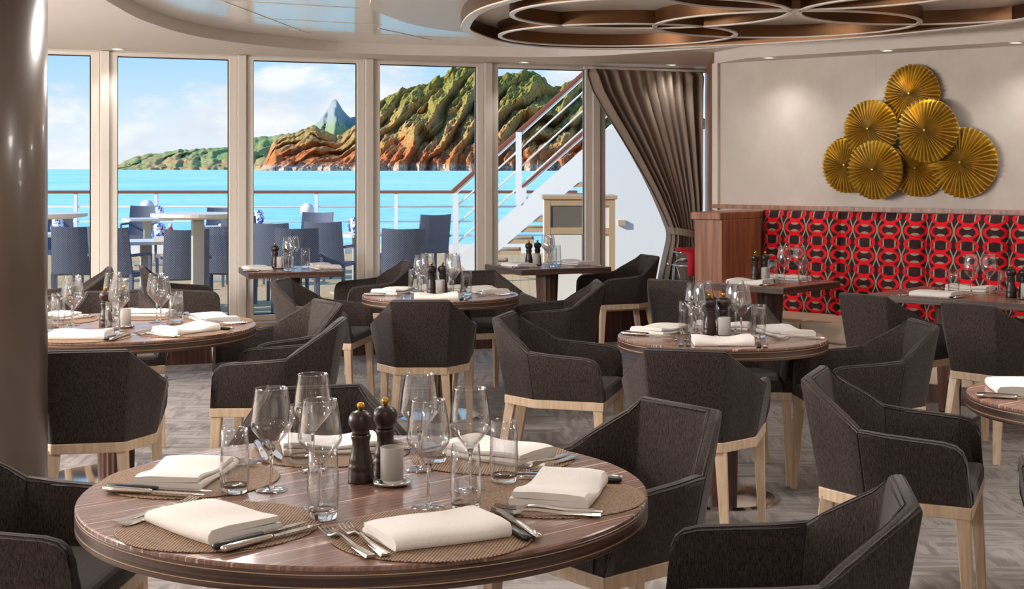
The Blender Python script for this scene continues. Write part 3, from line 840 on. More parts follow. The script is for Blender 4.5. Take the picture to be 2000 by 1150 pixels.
link('body', MB().lathe([(0, 0), (0.032, 0), (0.034, 0.11), (0.02, 0.15), (0, 0.15)], 14).mesh('body', MATS['ketchup'], True), kb)
link('cap', MB().lathe([(0, 0.15), (0.022, 0.15), (0.018, 0.19), (0, 0.19)], 14).mesh('cap', MATS['ship_white'], True), kb)
nb = link('napkin_box', ME_HOLD); nb.location = ((322 - 1000) / F * 15.33, 15.33, 0.73); tag(nb, 'low white box in front of the blue china pot', 'box')
for px, py, d, lab in ((287, 402, 25.3, 'white dome lamp by the railing in the second window'), (600, 408, 25.4, 'white round lamp by the railing in the third window')):
    t = thing('deck_lamp', lab, 'lamp', ((px - 1000) / F * d, d, -0.02))
    zc = EYE - (py - HZ) / F * d
    link('globe', MB().lathe([(0.13 * math.sin(PI * k / 10), zc - 0.13 * math.cos(PI * k / 10)) for k in range(11)], 20).mesh('globe', MATS['ship_white'], True), t)
    link('pole', MB().tube([(0, 0, 0), (0, 0, zc - 0.12)], 0.03, 10).mesh('pole', MATS['ship_white'], True), t)
# ================================================================== BANQUETTE
bq = thing('banquette', 'red patterned banquette bench with beige leather seat along the art wall', 'banquette', tuple(AO), AANG)
UB = [a_u(1485, 0.15), a_u(1637, 0.15), a_u(1803, 0.15), a_u(1965, 0.15)]
UB += [UB[3] + 0.60, UB[3] + 1.2]
def pad(u0, u1, nb, nt_, z0, z1, th, mt, name, k):
    """padded upright panel: front face is slightly domed; x along the wall, y = -distance from wall"""
    nx, nz = 10, 10; vs, fs, uv = [], [], []
    for j in range(nz + 1):
        for i in range(nx + 1):
            a, b = i / nx, j / nz
            ea = min(a, 1 - a) * (u1 - u0); eb = min(b, 1 - b) * (z1 - z0)
            dome = min(1, (ea / 0.035)) ** 0.5 * min(1, (eb / 0.035)) ** 0.5
            y = -(nb + (nt_ - nb) * b) - 0.03 * dome
            x = u0 + (u1 - u0) * a; z = z0 + (z1 - z0) * b
            vs.append((x, y, z)); uv.append((x + 0.05, z))
    m = len(vs)
    for j in range(nz + 1):
        for i in range(nx + 1):
            vs.append((vs[j * (nx + 1) + i][0], 0, vs[j * (nx + 1) + i][2])); uv.append(uv[j * (nx + 1) + i])
    W = nx + 1
    for j in range(nz):
        for i in range(nx):
            a = j * W + i; fs.append((a, a + 1, a + W + 1, a + W)); fs.append((m + a, m + a + W, m + a + W + 1, m + a + 1))
    for i in range(nx):
        fs.append((m + i, m + i + 1, i + 1, i)); t = nz * W + i; fs.append((t, t + 1, m + t + 1, m + t))
    for j in range(nz):
        a = j * W; fs.append((a, a + W, m + a + W, m + a)); a += nx; fs.append((a + W, a, m + a, m + a + W))
    return link(name, mesh_of(name, vs, fs, True, [mt], uvs=uv), bq)
for k in range(5):
    pad(UB[k] + 0.003, UB[k + 1] - 0.003, 0.15, 0.11, 0.44, 1.21, 0.1, MATS['red_print'], 'back_panel', k)
for k in range(5):
    u0, u1 = UB[k] + 0.003, UB[k + 1] - 0.003
    link('seat_cushion', MB().box(u0, u1, -0.70, -0.12, 0.33, 0.47).mesh('seat_cushion', MATS['leather']), bq, 0.03, 3)
    link('front_pad', MB().box(u0, u1, -0.66, -0.12, 0.12, 0.33).mesh('front_pad', MATS['leather']), bq, 0.012, 2)
link('base', MB().box(UB[0], UB[5], -0.62, 0, 0, 0.12).mesh('base', MATS['dark_wood']), bq)
ec = thing('banquette_end_cabinet', 'brown wooden end cabinet between curtain and red banquette', 'cabinet', tuple(AO), AANG)
UE = UB[0] - 0.005
link('body', MB().box(UE - 0.24, UE, -0.66, -0.02, 0, 1.15).mesh('body', MATS['wall_wood']), ec, 0.004)
link('cap', MB().box(UE - 0.26, UE + 0.0, -0.68, -0.02, 1.15, 1.205).mesh('cap', MATS['wall_wood']), ec, 0.006)
link('plinth', MB().box(UE - 0.24, UE, -0.665, -0.02, 0, 0.10).mesh('plinth', MATS['dark_wood']), ec)

# golden wall discs
def gold_disc(r, k):
    n = 40; vs, fs = [], []; rnd = random.Random(k)
    rows = [0.0, 0.12, 0.35, 0.65, 0.92, 1.0]
    zs = [0.050, 0.046, 0.036, 0.024, 0.012, 0.004]
    vs.append((0, -zs[0], 0))
    jit = [rnd.uniform(-0.06, 0.06) for _ in range(2 * n)]; rj = [1 + rnd.uniform(-0.012, 0.012) for _ in range(2 * n)]
    for q in range(1, len(rows)):
        for i in range(2 * n):
            a = 2 * PI * (i + jit[i] * 0.5) / (2 * n); rr = r * rows[q] * (rj[i] if q > 2 else 1)
            pl = 0.019 * rows[q] ** 0.6 * (1 if i % 2 else -1)
            if q >= 4 and i % 2 == 0: rr *= 0.975
            vs.append((rr * math.cos(a), -(zs[q] * r / 0.22 + pl), rr * math.sin(a)))
    N = 2 * n
    for i in range(N): fs.append((0, 1 + i, 1 + (i + 1) % N))
    for q in range(1, len(rows) - 1):
        for i in range(N):
            a = 1 + (q - 1) * N + i; b = 1 + (q - 1) * N + (i + 1) % N
            fs.append((a, a + N, b + N, b))
    last = 1 + (len(rows) - 2) * N; o = len(vs)
    vs += [(v[0], v[1] + 0.02, v[2]) for v in vs[last:last + N]]; vs.append((0, 0.004, 0))
    for i in range(N):
        j = (i + 1) % N; fs.append((last + i, o + i, o + j, last + j)); fs.append((o + N, o + j, o + i))
    return mesh_of('pleated_face', vs, fs, False, [MATS['gold_leaf']])
DISCS = [(1775.7, 183, 0.210, 0.045, 'topmost'), (1694.8, 252, 0.212, 0.085, 'middle-row left'), (1806.5, 254.8, 0.222, 0.12, 'middle-row right'),
         (1649, 322.6, 0.205, 0.045, 'leftmost of the lowest row'), (1704, 331.8, 0.212, 0.125, 'front one, second in the lowest row'),
         (1787.4, 328, 0.205, 0.045, 'third in the lowest row'), (1876, 317.4, 0.245, 0.05, 'large rightmost')]
for k, (px, py, r, off, lab) in enumerate(DISCS):
    u = a_u(px, off + 0.04); p = apt(u, off)
    z = EYE + (HZ - py) * apt(u, off + 0.04).y / F
    d = thing('wall_disc', 'round pleated golden wall disc, ' + lab, 'wall art', (p.x, p.y, z), AANG, 'golden discs on the art wall')
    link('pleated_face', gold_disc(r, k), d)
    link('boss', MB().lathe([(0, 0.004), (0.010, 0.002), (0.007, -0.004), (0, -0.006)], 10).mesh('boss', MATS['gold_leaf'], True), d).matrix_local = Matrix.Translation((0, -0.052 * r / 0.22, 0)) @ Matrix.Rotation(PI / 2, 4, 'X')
    link('spacer', MB().tube([(0, 0.0, 0), (0, off - 0.001, 0)], 0.02, 10).mesh('spacer', MATS['brass'], True), d)

# ================================================================== CURTAIN
cu = thing('curtain', 'taupe pleated curtain tied back at the right end of the windows', 'curtain', (0, 0, 0))
OFF = -0.33
def cs(px): # position along the curtain track
    r = (px - 1000.0) / F; q = WA + wn * OFF
    return (r * q.y - q.x) / (we.x - r * we.y)
def cz(py): return EYE - (py - HZ) / F * (WA + wn * OFF + we * cs(1300)).y
rows = [(139, 1147, 1374), (150, 1148, 1374), (180, 1160, 1373), (220, 1184, 1372), (260, 1210, 1371), (300, 1234, 1370), (340, 1257, 1369), (380, 1278, 1368), (420, 1296, 1367), (445, 1306, 1366), (456, 1309, 1365), (470, 1309, 1366), (500, 1302, 1372), (540, 1294, 1376), (580, 1288, 1376), (620, 1284, 1376), (662, 1282, 1376)]
NF = 170; vs = []
for ri, (py, xl, xr) in enumerate(rows):
    a, b = cs(xl), cs(xr); wdt = b - a
    z = cz(py)
    for i in range(NF + 1):
        t = i / NF
        ph = 2 * PI * 11 * (t + 0.02 * math.sin(9 * t)) + 0.35 * math.sin(ri * 0.5)
        amp = 0.055 if wdt > 0.5 else 0.06
        amp *= (0.45 if ri == 0 else 1.0) * (0.8 + 0.5 * math.sin(7 * t + 1))
        s = a + wdt * (t + 0.006 * math.sin(ph * 1.0 + 1.2))
        y = OFF + amp * (math.sin(ph) + 0.25 * math.sin(2.3 * ph + ri * 0.3))
        vs.append(tuple(WA + we * s + wn * y + Vector((0, 0, z))))
W = NF + 1
fs = [(j * W + i, (j + 1) * W + i, (j + 1) * W + i + 1, j * W + i + 1) for j in range(len(rows) - 1) for i in range(NF)]
co = link('drape', mesh_of('drape', vs, fs, True, [MATS['curtain_sheer']]), cu)
sm = co.modifiers.new('thick', 'SOLIDIFY'); sm.thickness = 0.003
tb = []
for k in range(24):
    a = 2 * PI * k / 24
    c = WA + we * ((cs(1309) + cs(1367)) / 2) + wn * OFF
    tb.append(c + we * (0.165 * math.cos(a)) + wn * (0.11 * math.sin(a)) + Vector((0, 0, cz(456) - 0.03 * math.cos(a))))
band = MB(); rings = []
for k in range(24):
    p = tb[k]; c = sum(tb, Vector()) / 24; o_ = (p - c); o_.z = 0; o_.normalize()
    rings.append([p + Vector((0, 0, -0.03)), p + o_ * 0.006 + Vector((0, 0, -0.03)), p + o_ * 0.006 + Vector((0, 0, 0.03)), p + Vector((0, 0, 0.03))])
band.loft(rings, cap=False, closed=True)
link('tieback', band.mesh('tieback', MATS['curtain_sheer']), cu)
hk = WA + we * cs(1383) + wn * (OFF) + Vector((0, 0, cz(465)))
link('tieback_hook', MB().tube([tb[0], hk], 0.008, 8).mesh('tieback_hook', MATS['black_handle'], True), cu)
tk = MB().beam(tuple(WA + we * cs(1140) + wn * OFF + Vector((0, 0, cz(137)))), tuple(WA + we * cs(1377) + wn * OFF + Vector((0, 0, cz(137)))), 0.03, 0.02)
link('curtain_track', tk.mesh('curtain_track', MATS['frame_paint']), cu)

# wine cooler stand with red cloth
wc = thing('wine_cooler_stand', 'chrome wine cooler bucket on a slim stand in front of the curtain', 'wine cooler', (1.315, 10.55, 0))
link('bucket', MB().lathe([(0, 0.66), (0.075, 0.66), (0.105, 0.90), (0.112, 0.905), (0.112, 0.895), (0.104, 0.895), (0.072, 0.67), (0, 0.67)], 28).mesh('bucket', MATS['chrome'], True), wc)
for k in range(3):
    a = 2 * PI * k / 3 + 0.9
    link('leg', MB().tube([(0.10 * math.cos(a), 0.10 * math.sin(a), 0.80), (0.125 * math.cos(a), 0.125 * math.sin(a), 0.0)], 0.009, 8).mesh('leg', MATS['chrome'], True), wc)
link('hoop', MB().tube([(0.112 * math.cos(2 * PI * k / 24), 0.112 * math.sin(2 * PI * k / 24), 0.80) for k in range(25)], 0.008, 6).mesh('hoop', MATS['chrome'], True), wc)
link('knob', MB().lathe([(0.018 * math.sin(PI * k / 6), 0.018 - 0.018 * math.cos(PI * k / 6)) for k in range(7)], 12, (-0.14, 0, 0.79)).mesh('knob', MATS['chrome'], True), wc)
rc = []
for j, (y, z, xw, xo) in enumerate(((0.10, 0.86, 0.09, 0.03), (0.09, 0.905, 0.095, 0.03), (0.0, 0.925, 0.11, 0.0), (-0.09, 0.915, 0.105, 0.02), (-0.128, 0.89, 0.075, 0.055), (-0.132, 0.82, 0.072, 0.06), (-0.135, 0.73, 0.075, 0.062))):
    row = [(xo - xw + 2 * xw * i / 12, y - 0.006 * math.sin(i * 1.3 + j), z + (0.004 * math.sin(i * 2.0 + j))) for i in range(13)]
    rc.append(row)
vs = [p for r in rc for p in r]; fs = [(j * 13 + i, j * 13 + i + 1, (j + 1) * 13 + i + 1, (j + 1) * 13 + i) for j in range(len(rc) - 1) for i in range(12)]
rcl = link('red_service_cloth', mesh_of('cloth', vs, fs, True, [MATS['red_cloth']])); rcl.location = (1.315, 10.55, 0)
rcl.modifiers.new('thick', 'SOLIDIFY').thickness = 0.008
tag(rcl, 'red service cloth draped over the chrome wine cooler', 'cloth')

# ================================================================== CHAIRS
TOPP = [(0.288, 0.255), (0.292, -0.085), (0.160, -0.295)]
BOTP = [(0.262, 0.265), (0.252, -0.065), (0.138, -0.235)]
ZB, ZT = 0.45, 0.82
def shell(stations, th=0.045, name='shell'):
    """stations: (top x, top y, bottom x, bottom y, z top), a closed upholstered wall swept along them"""
    n = len(stations); tp = [Vector((s[0], s[1])) for s in stations]; bp = [Vector((s[2], s[3])) for s in stations]
    def inset(pl, d):
        out = []
        for i in range(n):
            a = (pl[i] - pl[i - 1]).normalized() if i else None
            b = (pl[i + 1] - pl[i]).normalized() if i < n - 1 else None
            na = Vector((-a.y, a.x)) if a else None; nb_ = Vector((-b.y, b.x)) if b else None
            if na is None: m = nb_
            elif nb_ is None: m = na
            else:
                m = (na + nb_).normalized(); m = m / max(0.5, m.dot(na))
            out.append(pl[i] + m * d)
        return out
    return tp, bp, inset
def full_path():
    """left arm front -> left rear -> back -> right, plan seen from above going so that the inside lies on the left"""
    st = []
    arm = [(0.255, 0.555), (0.252, 0.60), (0.240, 0.628), (0.220, 0.645), (0.185, 0.654), (0.10, 0.660), (0.0, 0.667), (-0.085, 0.676)]
    L = []
    for y, z in arm:
        t = (TOPP[0][1] - y) / (TOPP[0][1] - TOPP[1][1])
        tx = TOPP[0][0] + (TOPP[1][0] - TOPP[0][0]) * t
        by = BOTP[0][1] + (BOTP[1][1] - BOTP[0][1]) * t; bx = BOTP[0][0] + (BOTP[1][0] - BOTP[0][0]) * t
        if z < 0.64: ty = y
        L.append((tx, y, bx, by, z))
    wing = []
    for q in (0.25, 0.5, 0.75, 1.0):
        a, b = TOPP[1], TOPP[2]; c, d = BOTP[1], BOTP[2]
        wing.append((a[0] + (b[0] - a[0]) * q, a[1] + (b[1] - a[1]) * q, c[0] + (d[0] - c[0]) * q, c[1] + (d[1] - c[1]) * q, 0.676 + (ZT - 0.676) * q))
    half = L + wing
    left = [(-s[0], s[1], -s[2], s[3], s[4]) for s in half]
    return left + list(reversed(half)), len(L) - 1
PATH, IARM = full_path()
def shell_mesh(i0, i1, name):
    n = len(PATH); TH = 0.046
    tp, bp, inset = shell(PATH)
    ti, bi = inset(tp, TH), inset(bp, TH)
    def ring(i):
        zt = PATH[i][4]; z0 = ZB
        def lerp(a, b, f, z): return (a.x + (b.x - a.x) * f, a.y + (b.y - a.y) * f, z)
        fz = (zt - ZB) / (ZT - ZB)
        # rounded top edge
        r = 0.014
        o0, i0_ = bp[i], bi[i]
        oT = bp[i].lerp(tp[i], 1.0); iT = bi[i].lerp(ti[i], 1.0)
        mid = (oT + iT) / 2
        pts = [(o0.x, o0.y, z0), (oT.x, oT.y, zt - r)]
        q1 = oT.lerp(iT, 0.12); q2 = oT.lerp(iT, 0.32); q3 = oT.lerp(iT, 0.68); q4 = oT.lerp(iT, 0.88)
        pts += [(q1.x, q1.y, zt - 0.004), (q2.x, q2.y, zt), (q3.x, q3.y, zt), (q4.x, q4.y, zt - 0.004), (iT.x, iT.y, zt - r), (i0_.x, i0_.y, z0)]
        return pts
    rings = [ring(i) for i in range(i0, i1 + 1)]
    mb = MB().loft(rings)
    me = mb.mesh(name, MATS['chair_fabric'], False)
    return me
NP = len(PATH)
ME_CB = shell_mesh(IARM, NP - 1 - IARM, 'backrest')
ME_CAL = shell_mesh(0, IARM, 'armrest')
ME_CAR = shell_mesh(NP - 1 - IARM, NP - 1, 'armrest')
for me in (ME_CB, ME_CAL, ME_CAR):   # outward normals
    bm = bmesh.new(); bm.from_mesh(me); bmesh.ops.recalc_face_normals(bm, faces=bm.faces); bmesh.ops.bevel(bm, geom=[e for e in bm.edges if e.is_manifold and e.calc_face_angle(0) > 0.30 and e.calc_length() > 0.02], offset=0.007, segments=2, profile=0.5, affect='EDGES'); bm.to_mesh(me); bm.free()
    me.polygons.foreach_set('use_smooth', [True] * len(me.polygons))
def offpoly(pl, d):
    n = len(pl); out = []
    for i in range(n):
        a, b, c = Vector(pl[i - 1]), Vector(pl[i]), Vector(pl[(i + 1) % n])
        t1, t2 = (b - a).normalized(), (c - b).normalized(); n1, n2 = Vector((t1.y, -t1.x)), Vector((t2.y, -t2.x))
        m = (n1 + n2).normalized(); m = m / max(0.4, m.dot(n1)); out.append(tuple(b - m * d))
    return out
OUT = [BOTP[0], BOTP[1], BOTP[2]]
OUTP = [(-x, y) for x, y in OUT] + [(x, y) for x, y in reversed(OUT)]  # counter-clockwise seen from above
seat_poly = offpoly(OUTP, 0.04); seat_poly = [(x, y if y < 0.1 else 0.268) for x, y in seat_poly]
ME_CS = MB().prism(seat_poly, 0.452, 0.505).mesh('seat', MATS['seat_fabric'])
bm = bmesh.new(); bm.from_mesh(ME_CS); bmesh.ops.bevel(bm, geom=[e for e in bm.edges if e.verts[0].co.z > 0.49 and e.verts[1].co.z > 0.49], offset=0.022, segments=3, profile=0.5, affect='EDGES'); bm.to_mesh(ME_CS); bm.free()
fo = offpoly(OUTP, -0.002); fi = offpoly(OUTP, 0.035); n = len(fo)
vs = [(p[0], p[1], z) for z in (0.41, 0.45) for q in (fo, fi) for p in q]; fs = []
for i in range(n):
    j = (i + 1) % n
    fs += [(n + i, n + j, j, i), (2 * n + i, 2 * n + j, 3 * n + j, 3 * n + i), (i, j, 2 * n + j, 2 * n + i), (n + j, n + i, 3 * n + i, 3 * n + j)]
ME_CF = mesh_of('seat_frame', vs, fs, False, [MATS['chair_wood']])
def leg(a, b): return MB().beam(b, a, 0.028, 0.028, (0, 1, 0), 0.046, 0.046).mesh('leg', MATS['chair_wood'])
ME_LG = [leg((-0.236, 0.238, 0.42), (-0.250, 0.262, 0)), leg((0.236, 0.238, 0.42), (0.250, 0.262, 0)), leg((-0.128, -0.205, 0.42), (-0.158, -0.275, 0)), leg((0.128, -0.205, 0.42), (0.158, -0.275, 0))]
def chair(x, y, fx, fy, label):
    t = thing('dining_armchair', label, 'chair', (x, y, 0), math.atan2(fy, fx) - PI / 2, 'charcoal upholstered dining armchairs')
    link('backrest', ME_CB, t); link('armrest', ME_CAL, t); link('armrest', ME_CAR, t)
    link('seat', ME_CS, t); link('seat_frame', ME_CF, t, 0.003)
    for m in ME_LG: link('leg', m, t, 0.003)
    return t
def chair_back(p1, p2, towards, label, H=ZT):
    """place a chair from the two top corners of its back panel as the photograph shows them"""
    a, b = P(p1[0], p1[1], H), P(p2[0], p2[1], H); m = (a + b) / 2; d = (b - a).normalized()
    f = Vector((-d.y, d.x, 0))
    if f.dot(Vector((towards[0], towards[1], 0)) - m) < 0: f = -f
    c = m + f * 0.275
    return chair(c.x, c.y, f.x, f.y, label)
T1, T2, T3, T4, T5 = (-0.35, 3.40), (-1.94, 6.90), (-0.44, 8.66), (0.969, 6.50), (2.04, 4.76)
chair(-1.27, 3.60, 1, -0.06, 'charcoal armchair cut by the lower left corner')
chair_back((1752, 921), (1786, 990), (-0.3, 3.2), 'charcoal armchair nearest the camera at lower right')
chair_back((1250, 772), (1405, 800), T1, 'armchair at the right of the foreground table, lit inside')
chair_back((530, 755), (700, 749), T1, 'armchair behind the foreground table, seen through its glasses')
chair_back((89, 685), (250, 681), T2, 'armchair with its back to the camera beside the brown column')
chair_back((609, 581), (670, 592), T2, 'armchair with sunlit inner back right of the column table')
chair(-1.08, 6.55, -1, 0.02, 'dark armchair seen side-on, nearest at right of the column table')
chair(-2.22, 7.86, 0.3, -1, 'armchair behind the glasses of the column table')
chair_back((764, 585), (879, 585), T3, 'armchair with its back to the camera at the middle round table')
chair_back((533, 548), (563, 541), T3, 'armchair facing right at the left of the middle round table')
chair_back((895, 529), (960, 527), T3, 'armchair facing the camera behind the middle round table')
chair(0.27, 8.82, -1, -0.04, 'armchair facing left at the right of the middle round table')
chair_back((966, 619), (1003, 605), T4, 'armchair facing right between the middle and banquette-side tables')
chair_back((1264, 678), (1416, 683), T4, 'armchair with its back to the camera at the table near the banquette')
chair(1.62, 6.47, -1, -0.08, 'armchair facing left at the right of the table near the banquette')
chair(1.12, 7.04, -0.15, -1, 'armchair facing the camera behind the table near the banquette')
chair_back((1574, 736), (1608, 712), T5, 'large dark armchair facing the cropped table at right')
chair(1.76, 4.02, 0.3, 0.95, 'armchair of which only a sliver shows at the right edge')
chair(2.18, 8.06, 0.76, 0.65, 'armchair with grey lit back, left one at the long banquette table')
chair(2.60, 7.52, 0.78, 0.63, 'armchair with grey lit back, right one at the long banquette table')
chair(1.17, 9.12, 0.62, 0.78, 'armchair at the banquette table, behind the pepper mills of the round table')
chair_back((1250, 495), (1287, 500), (0, 11), 'armchair facing left at the right window table beside the curtain')
chair(-1.05, 10.72, -0.93, -0.30, 'armchair facing left at the right end of the left window table')
chair(-2.40, 10.22, 0.95, 0.28, 'armchair facing right at the left end of the left window table')
chair(-3.12, 9.93, -0.95, -0.30, 'armchair facing left below the first mullion')

# ================================================================== TABLES
def round_table(c, r, label):
    t = thing('round_dining_table', label, 'table', (c[0], c[1], 0), 0, 'round wooden dining tables')
    e = 0.055
    link('table_top', MB().lathe([(0, 0.7405), (r - 0.001, 0.7405), (r - 0.0005, 0.7475), (r - 0.004, 0.75), (0, 0.75)], 128).mesh('table_top', MATS['table_wood']), t)
    link('edge_band', MB().lathe([(r - 0.05, 0.695), (r - 0.004, 0.695), (r, 0.698), (r, 0.706), (r - 0.003, 0.707), (r - 0.003, 0.709), (r, 0.71), (r, 0.731), (r - 0.003, 0.732), (r - 0.003, 0.734), (r, 0.735), (r, 0.7385), (r - 0.002, 0.7402), (r - 0.05, 0.7402)], 128).mesh('edge_band', MATS['table_edge']), t)
    for zz in (0.708, 0.733):
        link('inlay_line', MB().lathe([(r - 0.004, zz - 0.0011), (r - 0.0012, zz - 0.0011), (r - 0.0012, zz + 0.0011), (r - 0.004, zz + 0.0011)], 128).mesh('inlay_line', MATS['cabinet_trim']), t)
    pr = 0.075 if r < 0.6 else 0.095
    ring_ = lambda rr, z: [((rr + 0.006 * (k % 2)) * math.cos(2 * PI * k / 40), (rr + 0.006 * (k % 2)) * math.sin(2 * PI * k / 40), z) for k in range(40)]
    link('pedestal', MB().loft([ring_(pr * 0.85, 0.02), ring_(pr, 0.70)]).mesh('pedestal', MATS['dark_wood']), t)
    link('base_plate', MB().lathe([(0, 0), (r * 0.55, 0), (r * 0.55, 0.006), (r * 0.5, 0.014), (0, 0.022)], 48).mesh('base_plate', MATS['chrome']), t)
    return t
round_table(T1, 0.675, 'large round striped-wood table laid for six in the foreground')
round_table(T2, 0.675, 'large round laid table beside the brown column')
round_table(T3, 0.48, 'small round laid table in the middle of the room')
round_table(T4, 0.48, 'small round laid table near the red banquette')
round_table(T5, 0.48, 'small round table cut by the right edge')
def rect_table(cx, cy, hx, hy, rz, label, ped=True):
    t = thing('rectangular_dining_table', label, 'table', (cx, cy, 0), rz, 'rectangular wooden dining tables')
    link('table_top', MB().box(-hx + .004, hx - .004, -hy + .004, hy - .004, 0.715, 0.75).mesh('table_top', MATS['table_wood']), t)
    fr = MB()
    vs = [(sx * (hx - q), sy * (hy - q), z) for z in (0.705, 0.747) for q in (0, 0.02) for sx, sy in ((-1, -1), (1, -1), (1, 1), (-1, 1))]; fs = []
    for i in range(4):
        j = (i + 1) % 4
        fs += [(4 + i, 4 + j, j, i), (8 + i, 8 + j, 12 + j, 12 + i), (i, j, 8 + j, 8 + i), (4 + j, 4 + i, 12 + i, 12 + j)]
    link('edge_band', mesh_of('edge_band', vs, fs, False, [MATS['table_edge']]), t, 0.003)
    for sx in ((0,) if hx < 0.6 else (-0.55 * hx, 0.55 * hx)):
        rr = lambda w_, z: [((sx + w_ * math.cos(PI / 4 + 2 * PI * k / 28) * (1 + 0.05 * (k % 2))), w_ * math.sin(PI / 4 + 2 * PI * k / 28) * (1 + 0.05 * (k % 2)), z) for k in range(28)]
        link('pedestal', MB().loft([rr(0.062, 0.02), rr(0.088, 0.708)]).mesh('pedestal', MATS['dark_wood']), t)
        link('base_plate', MB().box(sx - 0.22, sx + 0.22, -0.22, 0.22, 0, 0.018).mesh('base_plate', MATS['chrome']), t, 0.003)
    return t
WT1 = (-1.71, 10.86, 0.36, 0.33, 0.30); WT2 = (0.28, 11.25, 0.39, 0.36, 0.42)
rect_table(*WT1, 'square laid table by the window, left one')
rect_table(*WT2, 'square laid table by the window, right one near the curtain')
UB1, UB2 = 1.09, 2.82
p = apt(UB1, 0.95); BT1 = (p.x, p.y, 0.33, 0.37, AANG); rect_table(*BT1, 'square laid table at the banquette end by the curtain')
p = apt(UB2, 0.95); BT2 = (p.x, p.y, 0.80, 0.37, AANG); rect_table(*BT2, 'long laid table along the red banquette under the golden discs')

# ================================================================== TABLEWARE
TZ = 0.75
G = {}
ME_WB1 = MB().lathe([(0, 0.1), (0.0080, 0.1005), (0.018, 0.113), (0.034, 0.131), (0.0470, 0.148), (0.0500, 0.157), (0.0495, 0.168), (0.0450, 0.205), (0.0385, 0.2435), (0.0388, 0.2450), (0.0376, 0.2460), (0.0366, 0.2448), (0.0438, 0.205), (0.0482, 0.168), (0.0487, 0.158), (0.0455, 0.1495), (0.0325, 0.1335), (0.017, 0.1165), (0.006, 0.1065), (0, 0.1045)], 40).mesh('bowl', MATS['crystal'], True)
ME_WS1 = MB().lathe([(0, 0.0065), (0.0075, 0.0068), (0.0048, 0.016), (0.0040, 0.035), (0.0038, 0.065), (0.0044, 0.088), (0.0072, 0.0995), (0, 0.0998)], 20).mesh('stem', MATS['solid_glass'], True)
ME_WF1 = MB().lathe([(0, 0), (0.0365, 0.0), (0.0385, 0.0012), (0.0365, 0.0030), (0.018, 0.0050), (0.008, 0.0064), (0, 0.0064)], 40).mesh('foot', MATS['crystal'], True)
ME_TU = MB().lathe([(0.0312, 0.014), (0.0338, 0.024), (0.0352, 0.055), (0.0345, 0.10), (0.0315, 0.1515), (0.0308, 0.152), (0.0301, 0.1515), (0.0331, 0.10), (0.0338, 0.055), (0.0320, 0.024)], 40).mesh('wall', MATS['crystal'], True)
ME_TB = MB().lathe([(0, 0), (0.026, 0.0), (0.0295, 0.003), (0.0318, 0.014), (0.0310, 0.021), (0.024, 0.0165), (0.012, 0.015), (0, 0.0145)], 40).mesh('base', MATS['solid_glass'], True)
ME_MAT = MB().lathe([(0, 0), (0.215, 0), (0.217, 0.0015), (0.215, 0.003), (0, 0.003)], 64).mesh('placemat', MATS['placemat'])
def napkin_mesh(seed, L=0.130, Wd=0.085, hgt=1.08):
    rnd = random.Random(seed); n = 15; rings = []
    ph = rnd.uniform(0, 6); bow = rnd.uniform(0.004, 0.010); sk = rnd.uniform(-0.012, 0.012)
    for i in range(n):
        t = i / (n - 1); x = -L + 2 * L * t
        wv = bow * 1.3 * (2 * abs(t - 0.45)) ** 1.8 + 0.0035 * math.sin(7 * t + ph)
        e = 1 - 0.25 * (abs(2 * t - 1) ** 8)
        w1 = Wd * (1 + 0.05 * math.sin(4 * t + ph)); s = sk * (t - 0.5)
        A = [(-w1, 0.001), (w1 + .004, 0.001), (w1 + 0.007, 0.006), (w1 + 0.004, 0.011), (w1 * 0.2, 0.012), (-w1 + 0.012, 0.0122), (w1 * 0.2, 0.0128), (w1 - 0.004, 0.0135), (w1 - 0.001, 0.0185), (w1 - 0.004, 0.0225), (w1 * 0.3, 0.0245 + 0.002 * math.sin(4 * t)), (-w1 * 0.5, 0.024), (-w1 + 0.004, 0.0215), (-w1 - 0.004, 0.015), (-w1 - 0.005, 0.006)]
        rings.append([(x * (1 + 0.0 * q), y + s, 0.001 + (z * e + wv * (z / 0.024)) * hgt if z > 0.0015 else 0.001) for q, (y, z) in enumerate(A)])
    me = MB().loft(rings).mesh('napkin', MATS['napkin'], True)
    me.set_sharp_from_angle(angle=0.75)
    return me
ME_NAP = [napkin_mesh(k) for k in range(5)]
def ribbon(sections):
    """loft of flat rectangular sections (y, half width, z centre, half thickness)"""
    return [[(-w_, y, z - h), (w_, y, z - h), (w_ * 0.8, y, z + h), (-w_ * 0.8, y, z + h)] for y, w_, z, h in sections]
fk = MB().loft(ribbon([(-0.100, 0.0095, 0.004, 0.0018), (-0.085, 0.0090, 0.004, 0.0018), (-0.03, 0.005, 0.005, 0.0018), (0.02, 0.003, 0.010, 0.0018), (0.038, 0.0035, 0.010, 0.0016), (0.047, 0.0105, 0.006, 0.0012), (0.06, 0.0125, 0.004, 0.0012)]))
for k in range(4):
    x = -0.0105 + 0.007 * k
    fk.loft([[(x + dx, y, z + dz) for dx, dz in ((-w_, -.0009), (w_, -.0009), (w_, .0009), (-w_, .0009))] for y, w_, z in ((0.058, 0.0019, 0.004), (0.080, 0.0017, 0.0045), (0.100, 0.0010, 0.009))])
fk.v = [v * 1.22 for v in fk.v]
ME_FK = fk.mesh('fork', MATS['steel'], False)
ME_KH = MB().loft([[(w_ * math.cos(2 * PI * k / 10), y, 0.0065 + h * math.sin(2 * PI * k / 10)) for k in range(10)] for y, w_, h in ((-0.110, 0.004, 0.003), (-0.106, 0.0085, 0.0055), (-0.08, 0.0095, 0.006), (-0.03, 0.0075, 0.0055), (-0.005, 0.006, 0.005), (0.0, 0.0055, 0.0045))])
ME_KH.v = [v * 1.18 for v in ME_KH.v]
